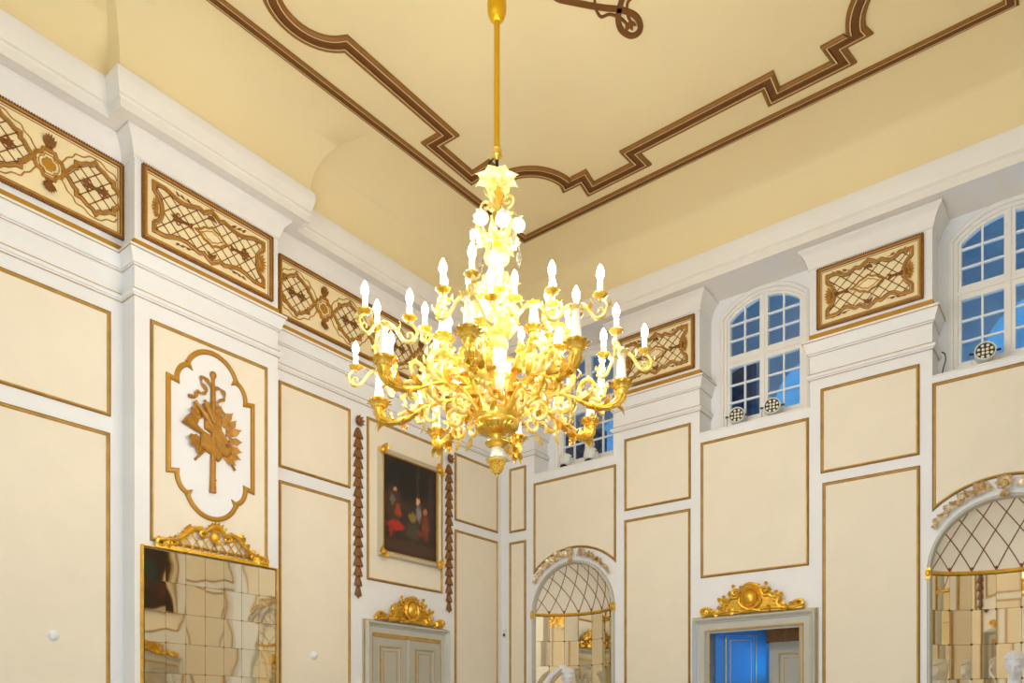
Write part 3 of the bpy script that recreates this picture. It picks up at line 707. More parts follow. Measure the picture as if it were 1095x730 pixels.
# ------------------------------------------------------------------ doors
def door_leaf(nm, parent, fr, w, z0, z1, mt='greyd', th=0.04):
    """leaf from u=0..w with gilt lined panels, front at h=0"""
    g = MB(); g.box(fr, 0, w, z0, z1, -th, 0)
    o = g.build(nm, mt, parent, smooth=0)
    g = MB()
    for (a, b) in ((z1 - 1.02, z1 - 0.14), (z0 + 0.75, z1 - 1.14), (z0 + 0.12, z0 + 0.63)):
        out = [(0.12, a), (w - 0.12, a), (w - 0.12, b), (0.12, b)]
        g.sweep(fr, out, [(0, 0), (0, 0.012), (0.012, 0.016), (0.02, 0.004), (0.055, -0.006), (0.06, 0.004), (0.068, 0.004), (0.068, 0.0)], True, ms=[1, 1, 0, 0, 1, 1, 1])
    g.build('door_panel', [mt, 'gilt'], o, smooth=30)
    return o
def casing(fr, a, b, top, oa, ob, otop, parent, bottom=0.0):
    g = MB(); path = [(b, bottom), (b, top), (a, top), (a, bottom)]; w = (ob - b)
    wt = otop - top
    # mitred architrave: inner edge (a,b,top), outer (oa,ob,otop)
    prof = [(0.0, 0.0, 3), (0.0, 0.03, 3), (0.10, 0.035, 1), (0.16, 0.04, 0), (0.50, 0.045, 0), (0.56, 0.06, 0), (0.62, 0.055, 0), (0.66, 0.075, 0), (0.78, 0.095, 0), (0.88, 0.085, 0), (0.93, 0.05, 0), (0.94, 0.03, 1), (1.0, 0.03, 1), (1.0, 0.0, 0)]
    rows = []
    for (x, z), (dx, dz) in zip(path, ((1, 0), (1, 1), (-1, 1), (-1, 0))):
        rows.append([fr.P(x + dx * w * q, z + dz * wt * q, h) for q, h, _ in prof])
    for j in range(len(prof) - 1):
        g.grid([[r[j], r[j + 1]] for r in rows], 1 if prof[j + 1][2] in (1,) else 0)
    g.build('door_frame', ['grey', 'gilt'], parent, smooth=30)
def closed_door(fr, a, b, top, oa, ob, otop, nm, lb):
    d = struct(nm, fr.P((a + b) / 2, 0, 0), lb, 'door'); casing(fr, a, b, top, oa, ob, otop, d)
    mid = (a + b) / 2
    door_leaf('door_leaf', d, FrOff(fr, a, 0, 0.022), mid - a - 0.012, 0.01, top, 'greyd', 0.018); door_leaf('door_leaf', d, FrOff(fr, mid + 0.012, 0, 0.022), b - mid - 0.012, 0.01, top, 'greyd', 0.018)
    g = MB(); g.box(fr, mid - 0.022, mid + 0.022, 0.01, top, 0, 0.034); g.build('meeting_stile', 'grey', d, smooth=0)
    g = MB(); g.box(fr, a, b, top - 0.03, top, 0, 0.036); g.build('top_bead', 'gilt', d, smooth=0)
    return d
closed_door(FL, -2.575, -1.375, 2.675, -2.725, -1.22, 2.845, 'door_1', 'closed grey double door with gilt lined panels under the painting')
closed_door(FO, -2.575, -1.375, 2.675, -2.725, -1.22, 2.845, 'door_3', 'grey double door reflected in the tall mirror')
d2 = struct('door_2', FR.P(3.85, 0, 0), 'grey doorway with a half open blue-lit leaf', 'door')
casing(FR, DOOR[0], DOOR[1], DOOR[2], 3.075, 4.605, 2.878, d2)
g = MB(); g.box(FR, DOOR[0], DOOR[0] + 0.03, 0, DOOR[2], -0.06, 0.0); g.box(FR, DOOR[1] - 0.03, DOOR[1], 0, DOOR[2], -0.06, 0.0); g.box(FR, DOOR[0] + 0.03, DOOR[1] - 0.03, DOOR[2] - 0.025, DOOR[2] + 0.02, -0.06, 0.0)
g.box(FR, DOOR[0] + 0.03, DOOR[0] + 0.045, 0, DOOR[2] - 0.025, -0.03, 0.004, 1); g.box(FR, DOOR[1] - 0.045, DOOR[1] - 0.03, 0, DOOR[2] - 0.025, -0.03, 0.004, 1)
g.build('door_lining', ['greyd', 'gilt'], d2, smooth=0)
class FrRot:
    """vertical plane hinged at (x,y) turned by ang from +X"""
    def __init__(s, x, y, ang): s.b = Vector((x, y, 0)); s.d = Vector((cos(ang), sin(ang), 0)); s.n = Vector((sin(ang), -cos(ang), 0))
    def P(s, u, z, h): return s.b + s.d * u + s.n * h + Vector((0, 0, z))
door_leaf('door_leaf', d2, FrRot(DOOR[0] + 0.075, 0.10, R(34)), 0.62, 0.01, 2.80, 'bluelit_leaf')
door_leaf('door_leaf', d2, FrRot(DOOR[0] + 0.60, 0.52, R(0)), 0.57, 0.01, 2.57)
g = MB(); g.box(FR, DOOR[0] + 0.55, DOOR[1] - 0.01, 2.57, 2.89, -0.60, -0.46); g.build('transom', 'wood', d2, smooth=0)

# ------------------------------------------------------------------ painting, garlands
def painting(fr0, s, z0, z1, hw, label, canvas, grp=None):
    fr = FrOff(fr0, s, (z0 + z1) / 2, 0.03); hh = (z1 - z0) / 2
    t = thing('framed_painting', label, 'painting', fr.P(0, 0, 0))
    g = MB(); out = [(-hw, -hh), (hw, -hh), (hw, hh), (-hw, hh)]
    g.sweep(fr, out, [(0, -0.03), (0, 0.035), (0.008, 0.05), (0.02, 0.055), (0.032, 0.045), (0.042, 0.03), (0.05, 0.03), (0.054, 0.04), (0.064, 0.035), (0.07, 0.012), (0.07, -0.03)], True, ms=[0, 0, 0, 0, 0, 0, 1, 1, 1, 1])
    g.build('picture_frame', ['picframe', 'gilt'], t)
    g = MB(); g.box(fr, -hw + 0.064, hw - 0.064, -hh + 0.064, hh - 0.064, -0.02, 0.012); g.build('canvas', canvas, t, smooth=0)
    for sx in (1, -1):
        for sy in (1, -1):
            g = MB(); c = (sx * (hw - 0.035), sy * (hh - 0.035)); a0 = atan2(sy, sx)
            for a in (-1.9, -1.2, -0.6, 0, 0.6, 1.2, 1.9): fleaf(g, fr, c, a0 + a, 0.07 if abs(a) < 1 else 0.11, 0.055, 0.045, 0.6)
            g.ball((c[0], c[1], 0.055), 0.042, 0.042, 0.03, 10, 6, fr=fr)
            for a in (-1.4, 1.4): ftube(g, fr, [(c[0] + p[0], c[1] + p[1]) for p in spiral((0.05 * cos(a0 + a), 0.05 * sin(a0 + a)), 0.032, 0.008, a, a + 5, 12)], 0.06, [0.012, 0.007], 6)
            g.build('corner_ornament', 'gold', t)
    return t
blobs = [(-0.10, 0.36, 0.55, 0.28, (0.07, 0.055, 0.05)), (0.02, -0.50, 0.6, 0.10, (0.26, 0.17, 0.10)), (-0.30, 0.02, 0.14, 0.26, (0.27, 0.16, 0.11)), (0.13, 0.34, 0.03, 0.34, (0.24, 0.16, 0.13)), (0.36, 0.15, 0.05, 0.40, (0.22, 0.14, 0.14)),
         (-0.27, -0.25, 0.17, 0.065, (0.66, 0.15, 0.07)), (-0.34, -0.33, 0.05, 0.07, (0.58, 0.13, 0.06)), (-0.22, -0.06, 0.06, 0.09, (0.60, 0.24, 0.10)), (-0.32, 0.07, 0.05, 0.07, (0.40, 0.37, 0.32)), (-0.28, 0.20, 0.03, 0.035, (0.70, 0.52, 0.40)),
         (0.13, 0.12, 0.04, 0.05, (0.82, 0.62, 0.46)), (0.15, -0.03, 0.06, 0.11, (0.50, 0.47, 0.48)), (0.03, -0.10, 0.075, 0.07, (0.52, 0.43, 0.16)), (0.05, -0.28, 0.14, 0.12, (0.25, 0.23, 0.17)), (0.26, 0.02, 0.04, 0.045, (0.70, 0.42, 0.26)), (0.27, -0.18, 0.075, 0.18, (0.46, 0.22, 0.11)), (0.17, -0.28, 0.06, 0.04, (0.50, 0.16, 0.08))]
painting(FL, -1.94, 3.665, 5.01, 0.545, 'dark framed oil painting of figures hanging above the closed double door', painting_mat('oil painting', blobs))
painting(FO, -1.94, 3.665, 5.01, 0.545, 'dark framed painting seen only as a reflection in the tall mirror', painting_mat('oil painting reflected', [(0.1, 0.1, 0.2, 0.3, (0.16, 0.22, 0.2)), (-0.1, -0.2, 0.12, 0.1, (0.5, 0.25, 0.15)), (0.2, -0.3, 0.1, 0.2, (0.3, 0.15, 0.1))]))

def garland(fr0, s, z0, z1, n, label, grp='carved husk garlands'):
    fr = FrOff(fr0, s, z0, 0.0); L = z1 - z0; t = thing('husk_garland', label, 'garland', fr.P(0, 0, 0), grp)
    g = MB()
    for k in range(9): fleaf(g, fr, (0, L - 0.085), 2 * pi * k / 9 + 0.2, 0.085, 0.05, 0.02, 0.5)
    g.ball((0, L - 0.085, 0.03), 0.028, 0.028, 0.025, 10, 6, fr=fr); g.build('rosette', 'wood', t)
    step = (L - 0.16) / n
    for k in range(n):
        zt = L - 0.16 - k * step; w = 0.062 * (1 - 0.35 * max(0, (k - n + 4) / 4)); g = MB()
        rows = []
        for (tt, r) in ((0, 0.25), (0.15, 0.5), (0.45, 0.75), (0.8, 0.95), (1.08, 1.12), (1.1, 0.9)):
            rows.append([fr.P(cos(pi * j / 10) * w * r * (1 + 0.12 * cos(j * pi)), zt - tt * step + (0.03 * step * cos(j * pi) if tt > 0.7 else 0), 0.004 + sin(pi * j / 10) * w * 0.7 * r) for j in range(11)])
        g.grid(rows); g.ball((0, zt - step * 1.02, 0.02), w * 0.5, step * 0.2, 0.03, 8, 5, fr=fr)
        if k == n - 1: fleaf(g, fr, (0, zt - step * 0.8), -pi / 2, step * 0.6, 0.05, 0.01, 0.1)
        g.build('husk', 'wood', t)
    return t
garland(FL, -2.795, 3.125, 5.316, 17, 'longer brown husk garland hanging between painting and the mirror pier')
garland(FL, -1.175, 3.128, 5.295, 17, 'brown husk garland hanging between the painting and the room corner')
garland(FO, -2.795, 3.125, 5.316, 17, 'brown husk garland reflected in the tall mirror')

# ------------------------------------------------------------------ trophy medallion on the pier
fr = FrOff(FL, -4.843, 4.40, PX + 0.004)
t = thing('trophy_medallion', 'scalloped white medallion with a gilt music trophy relief above the tall mirror', 'medallion', fr.P(0, -0.8, 0))
qt = [(0.44, 0.0), (0.44, 0.435), (0.355, 0.42)] + [(0.235 + 0.122 * cos(a), 0.445 + 0.165 * sin(a)) for a in [0.05 + 1.35 * i / 8 for i in range(9)]] + [(0.232, 0.60)] + [(0.0 + 0.262 * cos(a), 0.545 + 0.262 * sin(a)) for a in [0.35 + (pi / 2 - 0.35) * i / 10 for i in range(11)]]
cl = [qt[0]]
for p in qt[1:]:
    if (Vector(p) - Vector(cl[-1])).length > 0.012: cl.append(p)
qt = cl
top = qt + [(-p[0], p[1]) for p in qt[::-1][1:]]; out = top + [(p[0], -p[1]) for p in top[::-1][1:-1]]
g = MB(); g.poly(fr, out, 0.006); g.build('medallion_ground', 'white', t, smooth=0)
g = MB(); g.sweep(fr, out, [(-0.03, 0), (-0.03, 0.014), (-0.018, 0.026), (0.0, 0.03), (0.012, 0.02), (0.018, 0.006)], True, ms=[1, 0, 0, 0, 1]); g.build('medallion_frame', ['goldband', 'giltdark'], t)
f2 = FrOff(fr, 0, 0.02, 0.006)
g = MB(); ftube(g, f2, [(0.0, 0.575), (0.0, 0.52), (-0.002, 0.46), (0.0, 0.36), (0.0, 0.2), (0.0, -0.1), (-0.005, -0.44), (-0.005, -0.58)], 0.014, [0.03, 0.014, 0.02, 0.03, 0.022, 0.024, 0.026, 0.03, 0.036], 8); g.ball((0, 0.58, 0.014), 0.036, 0.04, 0.024, 10, 8, fr=f2)
ftube(g, f2, [(-0.03, -0.46), (0.025, -0.455)], 0.03, 0.008, 6); g.build('staff', 'bronze', t)
g = MB()
def ribbon(pts, w, h=0.02):
    P = [tuple(p[:2]) for p in catmull(pts, 5)]; n = len(P)
    rows = []
    for i, p in enumerate(P):
        a = Vector(P[max(i - 1, 0)]); b = Vector(P[min(i + 1, n - 1)]); d = (b - a).normalized(); nn = Vector((-d.y, d.x)); ww = w * (0.6 + 0.4 * abs(sin(i * 0.45)))
        rows.append([f2.P(p[0] + nn.x * ww, p[1] + nn.y * ww, h + 0.012 * sin(i * 0.8)), f2.P(p[0], p[1], h + 0.008), f2.P(p[0] - nn.x * ww, p[1] - nn.y * ww, h - 0.012 * sin(i * 0.8)), f2.P(p[0], p[1], h - 0.01)])
    g.grid(rows, 0, True)
ribbon([(0.0, 0.43), (-0.06, 0.50), (-0.12, 0.52), (-0.12, 0.46), (-0.07, 0.40), (-0.11, 0.36), (-0.17, 0.36), (-0.19, 0.30), (-0.26, 0.295)], 0.018)
ribbon([(0.0, 0.43), (0.06, 0.47), (0.11, 0.44), (0.12, 0.38), (0.06, 0.34), (0.05, 0.28), (0.12, 0.24), (0.16, 0.17), (0.20, 0.12)], 0.018)
g.build('ribbon', 'bronze', t)
g = MB(); lut = [(0.02 + p[0], -0.02 + p[1]) for p in ((0.0, 0.17), (0.045, 0.10), (0.11, 0.02), (0.165, -0.06), (0.17, -0.13), (0.12, -0.175), (0.05, -0.15), (0.0, -0.07), (-0.03, 0.03))]
g.relief(f2, lut, 0, 0.05, 0.022)
g.ball((0.13, -0.09, 0.05), 0.025, 0.025, 0.006, 10, 5, fr=f2, mi=1); ftube(g, f2, [(0.02, 0.15), (-0.06, 0.26), (-0.10, 0.30)], 0.03, [0.018, 0.012, 0.016], 7)
g.build('lute', ['bronze', 'bronzed'], t)
g = MB(); g.relief(f2, [(-0.13, -0.02), (-0.04, -0.02), (0.02, -0.10), (0.10, -0.20), (0.06, -0.26), (-0.02, -0.21), (-0.14, -0.16)], 0, 0.042, 0.015); g.relief(f2, [(-0.09, 0.20), (0.0, 0.22), (0.08, 0.18), (0.09, 0.06), (0.02, -0.02), (-0.09, 0.03)], 0, 0.035, 0.014); g.build('drum', 'bronze', t)
g = MB(); ftube(g, f2, [(-0.04, -0.04), (-0.12, -0.02), (-0.18, 0.0), (-0.24, 0.035), (-0.29, 0.07)], 0.03, [0.012, 0.018, 0.03, 0.045, 0.066], 10); ftube(g, f2, [(-0.02, 0.07), (-0.09, 0.15), (-0.17, 0.23), (-0.20, 0.255)], 0.03, [0.02, 0.03, 0.016, 0.022], 8); ftube(g, f2, [(0.0, 0.10), (-0.05, 0.19), (-0.09, 0.27)], 0.035, [0.012, 0.018, 0.04], 8); g.build('horn', 'bronze', t)
g = MB()
for (u, v, a, L) in ((0.14, 0.03, 0.5, 0.18), (0.15, 0.07, 1.0, 0.16), (0.12, 0.1, 1.3, 0.15), (0.17, -0.02, 0.1, 0.14), (0.14, -0.12, -0.5, 0.17), (0.12, -0.16, -0.8, 0.16), (0.16, -0.08, -0.25, 0.15), (-0.13, -0.10, 3.7, 0.17), (-0.14, -0.08, 3.4, 0.16), (-0.11, -0.14, 4.1, 0.14), (-0.12, 0.12, 2.8, 0.17), (-0.14, 0.16, 2.3, 0.12), (-0.15, 0.09, 3.3, 0.13), (0.10, 0.14, 0.9, 0.16), (0.06, 0.18, 1.5, 0.12)):
    fleaf(g, f2, (u, v), a, L, 0.075, 0.012, 0.4, lobes=2)
g.build('leaf_spray', 'bronze', t)
g = MB()
for (p, q_) in (((-0.02, -0.14), (-0.19, -0.30)), ((0.10, -0.10), (0.24, -0.30)), ((-0.08, 0.10), (0.10, 0.26))): ftube(g, f2, [p, ((p[0] + q_[0]) / 2, (p[1] + q_[1]) / 2 + 0.012), q_], 0.014, [0.008, 0.014], 6)
g.build('flute', 'bronze', t)

# ------------------------------------------------------------------ tall mirror on the pier
fr = FrOff(FL, -4.8285, 0, PX)
hw = 0.7215; ztop = 3.212
t = thing('wall_mirror', 'tall tiled wall mirror with a gilded lattice crest on the pier', 'mirror', fr.P(0, 0.95, 0))
g = MB(); ncol, nrow = 7, 8; cw = (2 * hw - 0.05) / ncol; rh = 0.285; rnd = random.Random(5); zt = ztop - 0.03
for i in range(ncol):
    for j in range(nrow):
        a0 = -hw + 0.025 + i * cw; z1_ = zt - j * rh; tx, tz = rnd.uniform(-0.0013, 0.0013), rnd.uniform(-0.0013, 0.0013); n = 5
        ph = rnd.uniform(0, 6)
        vs, fs = [], []
        rows = []
        for q_ in range(n + 1):
            row = []
            for p_ in range(n + 1):
                u, v = p_ / n - .5, q_ / n - .5
                row.append(fr.P(a0 + 0.0015 + (cw - 0.003) * (u + .5), z1_ - rh + 0.0015 + (rh - 0.003) * (v + .5), 0.028 + tx * u + tz * v + 0.0005 * sin(u * 3.0 + ph) * cos(v * 2.6 + ph)))
            rows.append(row)
        g.grid(rows)
g.build('mirror_glass', 'mirror', t, smooth=60)
g = MB(); g.box(fr, -hw + 0.01, hw - 0.01, zt - nrow * rh - 0.02, zt, 0, 0.02); g.build('mirror_backing', 'seam', t, smooth=0)
g = MB()
for i in range(1, ncol):
    for j in range(1, nrow): g.ball((-hw + 0.025 + i * cw, zt - j * rh, 0.03), 0.009, 0.009, 0.006, 8, 5, fr=fr)
g.build('rosette_pin', 'bronze', t)
g = MB(); out = [(-hw, zt - nrow * rh - 0.03), (hw, zt - nrow * rh - 0.03), (hw, ztop), (-hw, ztop)]
g.sweep(fr, out, [(0, 0), (0, 0.03), (0.005, 0.040), (0.012, 0.040), (0.018, 0.03), (0.018, 0.0)], True); g.build('mirror_frame', 'gold', t)
f2 = FrOff(fr, 0.0, ztop, 0.012)
g = MB(); HW, H = 0.60, 0.34
cur = [tuple(p[:2]) for p in catmull([(0.16, 0.62), (0.26, 0.70), (0.40, 0.66), (0.50, 0.50), (0.60, 0.34), (0.74, 0.25), (0.88, 0.22)], 6)]
for sg in (1, -1):
    X = lambda p: (sg * p[0] * HW, p[1] * H)
    ftube(g, f2, [X(p) for p in cur], 0.035, [0.018, 0.026, 0.022, 0.018], 8)
    ftube(g, f2, [X(p) for p in spiral((0.20, 0.55), 0.10, 0.02, pi * 0.5, -pi * 1.3, 16)], 0.04, [0.018, 0.01], 7)
    ftube(g, f2, [X(p) for p in spiral((0.90, 0.11), 0.11, 0.02, pi * 0.6, -pi * 1.3, 16)], 0.035, [0.02, 0.012], 7)
    ftube(g, f2, [X(p) for p in spiral((0.72, 0.17), 0.09, 0.02, pi * 0.3, pi * 2.0, 14)], 0.035, [0.018, 0.01], 7)
    for (u, v, a, L) in ((0.48, 0.56, 1.2, 0.12), (0.42, 0.66, 0.6, 0.12), (0.56, 0.42, 0.9, 0.1), (0.62, 0.28, 2.6, 0.12), (0.66, 0.30, 0.4, 0.1), (0.78, 0.22, 1.5, 0.08), (0.86, 0.12, 2.6, 0.12), (0.95, 0.2, 1.2, 0.07), (0.30, 0.68, 2.4, 0.1), (0.70, 0.08, 0.2, 0.16), (0.84, 0.1, 0.1, 0.1)): fleaf(g, f2, X((u, v)), a if sg > 0 else pi - a, L * 0.6, L * 0.5, 0.03, 0.8)
for a in (-1.1, -0.6, -0.2, 0.2, 0.6, 1.1): fleaf(g, f2, (0.02 * a, 0.72 * H), pi / 2 - a, 0.11, 0.05, 0.03, 0.6)
ftube(g, f2, [(x * HW, (0.62 + 0.22 * cos(x * 8)) * H) for x in [-0.2 + 0.4 * i / 14 for i in range(15)]], 0.04, [0.016, 0.028, 0.016], 8)
g.ball((0, 0.55 * H, 0.02), 0.05, 0.06, 0.03, 14, 8, fr=f2)
for a in (-2.4, -1.9, -1.5, -1.2, -0.7): fleaf(g, f2, (0, 0.52 * H), a, 0.08, 0.04, 0.035, 0.5)
g.box(f2, -HW, HW, -0.01, 0.025, 0, 0.04); g.build('crest', 'gold', t)
g = MB(); pl = [(-0.88 * HW, 0.03)] + [(0.88 * HW, 0.03)] + [(p[0] * HW, p[1] * H) for p in cur[::-1]] + [(-p[0] * HW, p[1] * H) for p in cur]
lattice(g, f2, pl, 0.072, R(52), w=0.008, h0=0.004, h1=0.014); g.build('crest_lattice', 'gold', t, smooth=0)

# ------------------------------------------------------------------ niches with mirror facets
DEP = 0.34
def niche(cx, label):
    t = thing('mirror_niche', label, 'niche', FR.P(cx, 0, 0), 'arched mirror niches')
    RW = 0.655; RC = (RW * RW + DEP * DEP) / (2 * DEP); AM = math.asin(RW / RC); nf = 7
    node = lambda i: (RC * sin(-AM + 2 * AM * i / nf), RC * cos(-AM + 2 * AM * i / nf) - (RC - DEP))
    f = lambda x, z, k=1.0: FR.P(cx + x, NZ + z, -DEP * k * max(0.0, 1 - (x * x + z * z) / (RW * RW)) ** 0.85)
    g = MB(); g.grid([[f(RW * r_ * cos(pi * i / 36), RW * r_ * sin(pi * i / 36)) for i in range(37)] for r_ in [sin(pi / 2 * q / 12) for q in range(13)]])
    g.build('half_dome', 'cream', t)
    g = MB()
    for i in range(-3, nf + 4):
        x0 = node(i)[0] if 0 <= i <= nf else (node(0)[0] + i * 0.185 if i < 0 else node(nf)[0] + (i - nf) * 0.185)
        for sg in (1, -1):
            pts = []
            for j in range(41):
                z = j / 40; x = x0 / RW + sg * (0.42 * z + 0.21 * z * z)
                if x * x + z * z < 0.985: pts.append(f(x * RW, z * RW, 0.985))
            if len(pts) > 2: g.tube(pts, 0.0055, 5)
    for i in range(1, nf): g.ball(f(node(i)[0], 0.03, 0.97), 0.015, n=6, m=4)
    g.build('dome_lattice', 'bronzed', t)
    g = MB(); rnd = random.Random(int(cx * 10)); rh = 0.36
    for i in range(nf):
        p0, p1 = node(i), node(i + 1)
        z1_ = NZ - 0.04
        while z1_ > 0.5:
            zb = max(z1_ - rh, 0.5); k = rnd.uniform(-0.0015, 0.0015); k2 = rnd.uniform(-0.002, 0.002)
            q_ = lambda u, z, d: FR.P(cx + p0[0] + (p1[0] - p0[0]) * u, z, -(p0[1] + (p1[1] - p0[1]) * u) + d)
            g.add([q_(0.006, zb + 0.002, k), q_(0.994, zb + 0.002, -k), q_(0.994, z1_ - 0.002, -k + k2), q_(0.006, z1_ - 0.002, k + k2)], [(0, 1, 2, 3)])
            z1_ = zb
    g.build('mirror_facets', 'mirror', t, smooth=0)
    g = MB(); r_ = 0.668
    g.grid([[FR.P(cx + node(i)[0], z, -node(i)[1] - 0.012) for i in range(nf + 1)] for z in (0.45, NZ)]); g.build('mirror_backing', 'seam', t, smooth=0)
    g = MB(); zs = 0.7
    while zs < NZ - 0.1: zs += rh
    for i in range(1, nf):
        z1_ = NZ - 0.04 - rh
        while z1_ > 0.6: g.ball(FR.P(cx + node(i)[0], z1_, -node(i)[1] + 0.006), 0.012, n=6, m=4); z1_ -= rh
    g.build('rosette_pin', 'bronzed', t)
    g = MB(); pts = [FR.P(cx + node(i * nf / 24)[0] * 0.99, NZ - 0.015, -node(i * nf / 24)[1] + 0.008) for i in range(25)]
    g.tube(pts, 0.02, 8); 
    for sg in (1, -1): g.box(FR, cx + sg * 0.672 - 0.022, cx + sg * 0.672 + 0.022, NZ - 0.08, NZ + 0.035, -0.01, 0.05); g.ball((cx + sg * 0.672, NZ - 0.02, 0.04), 0.03, 0.04, 0.025, 8, 6, fr=FR)
    g.build('gold_rail', 'gold', t)
    g = MB(); path = [(cx + 0.687, 0.0), (cx + 0.687, NZ)] + arcpts((cx, NZ), 0.687, 0, pi, 40)[1:-1] + [(cx - 0.687, NZ), (cx - 0.687, 0.0)]
    g.sweep(FR, path, [(0, 0), (0, 0.025), (0.012, 0.045), (0.03, 0.05), (0.04, 0.035), (0.045, 0.0), (0.045, -0.03)], False, ms=[0, 0, 0, 0, 0, 0]); g.build('arch_moulding', 'grey', t)
    g = MB(); g.grid([[FR.P(cx + node(i * nf / 20)[0], 0.45, -node(i * nf / 20)[1] * k) for i in range(21)] for k in (0, 1)]); g.box(FR, cx - 0.66, cx + 0.66, 0.0, 0.449, -0.04, 0.24); g.build('niche_base', 'white', t, smooth=0)
    # carved crest on the arch
    fr = FrOff(FR, cx, NZ, 0.03)
    g = MB(); R0 = 0.73
    pol = lambda r, a: (r * sin(a), r * cos(a))
    for sg in (1, -1):
        for k in range(4):
            a0 = 0.13 + k * 0.20; sc = 1.0 - 0.13 * k
            pts = [pol(R0 + (0.012 + 0.045 * sin(pi * q / 8) * sc), sg * (a0 + 0.19 * q / 8)) for q in range(9)]
            c = pol(R0 + 0.035 * sc, sg * (a0 + 0.20)); tg = (0 if sg > 0 else pi) - sg * a0
            ftube(g, fr, pts + [(c[0] + p[0], c[1] + p[1]) for p in spiral((0, 0), 0.032 * sc, 0.008, tg + sg * 1.2, tg - sg * 3.6, 12)], 0.022, [0.010, 0.018 * sc, 0.014, 0.007], 6)
            for q, off, L in ((1, 0.7, .085), (2, 1.0, .09), (4, 0.6, .10), (5, -0.3, .085), (6, 0.9, .075), (3, -0.5, .07), (7, 0.2, .10)):
                fleaf(g, fr, pts[q], tg + sg * off, L * sc * 1.25, 0.062 * sc, 0.03, 0.6)
            g.ball((c[0], c[1], 0.035), 0.015 * sc, fr=fr, n=8, m=5)
    for k in range(8): fleaf(g, fr, (0, R0 + 0.06), 2 * pi * k / 8, 0.10, 0.065, 0.03, 0.6)
    g.ball((0, R0 + 0.05, 0.05), 0.035, 0.045, 0.03, 10, 7, fr=fr)
    for a in (-0.5, 0, 0.5): fleaf(g, fr, (0, R0 - 0.02), -pi / 2 + a, 0.09, 0.045, 0.03, 0.6)
    g.build('arch_crest', 'crestgold', t)
    return t
niche(NICHES[0], 'arched mirror niche nearest the room corner with gold lattice dome')
niche(NICHES[1], 'arched mirror niche cut by the photo edge with gold lattice dome')

# ------------------------------------------------------------------ high windows
def window(cx, nm, label):
    fr = FrOff(FR, cx, 0, -BW); t = struct(nm, fr.P(0, WBOT, 0), label, 'window')
    arc = lambda r: (lambda s: WCZ + sqrt(max(0, r * r - s * s)))
    # frame: outer outline with an arched head
    hw, ro = WHALF, WARC; a = math.asin(hw / ro)
    out = [(-hw, WBOT), (hw, WBOT)] + [(ro * sin(a - 2 * a * i / 24), WCZ + ro * cos(a - 2 * a * i / 24)) for i in range(25)]
    g = MB()
    g.sweep(fr, out, [(-0.02, 0), (-0.02, 0.012), (0.0, 0.02), (0.012, 0.012), (0.03, 0.012), (0.034, -0.012), (0.07, -0.012), (0.075, -0.03), (0.10, -0.03), (0.105, -0.055), (0.105, -0.09), (0, -0.09)], True)
    g.box(fr, -0.05, 0.05, WBOT + 0.08, WCZ + ro - 0.06, -0.09, -0.025); g.box(fr, -0.012, 0.012, WBOT + 0.052, WCZ + ro - 0.02, -0.085, -0.013)
    g.box(fr, -hw + 0.081, hw - 0.081, 6.06, 6.205, -0.088, -0.028); g.box(fr, -hw + 0.031, hw - 0.031, 6.115, 6.15, -0.087, -0.016)
    g.build('window_frame', 'cornice', t, smooth=30)
    g = MB(); w = 0.0095; ri = ro - 0.10
    for c0, c1 in ((-0.435, -0.05), (0.05, 0.435)):
        cm = (c0 + c1) / 2
        for z0, z1, zs in ((5.40, 6.06, (5.62, 5.84)), (6.205, None, (6.40, 6.60))):
            zt = z1 if z1 else arc(ri)(cm) + 0.02
            g.box(fr, cm - w, cm + w, z0, zt, -0.07, -0.035)
            for z in zs: g.box(fr, c0 - 0.01, c1 + 0.01, z - w, z + w, -0.07, -0.037)
    g.build('muntins', 'white', t, smooth=0)
    g = MB(); strip(g, fr, -hw + 0.08, hw - 0.08, K(WBOT + 0.08), lambda s: arc(ro - 0.08)(s), -0.055, 24); g.build('window_glass', 'glass', t, smooth=0)
window(WC[0], 'window_1', 'arched high window half hidden behind the chandelier arms')
window(WC[1], 'window_2', 'arched high window above the doorway with two round floodlights on its sill')
window(WC[2], 'window_3', 'arched high window cut by the photo edge showing a bright blue arch')

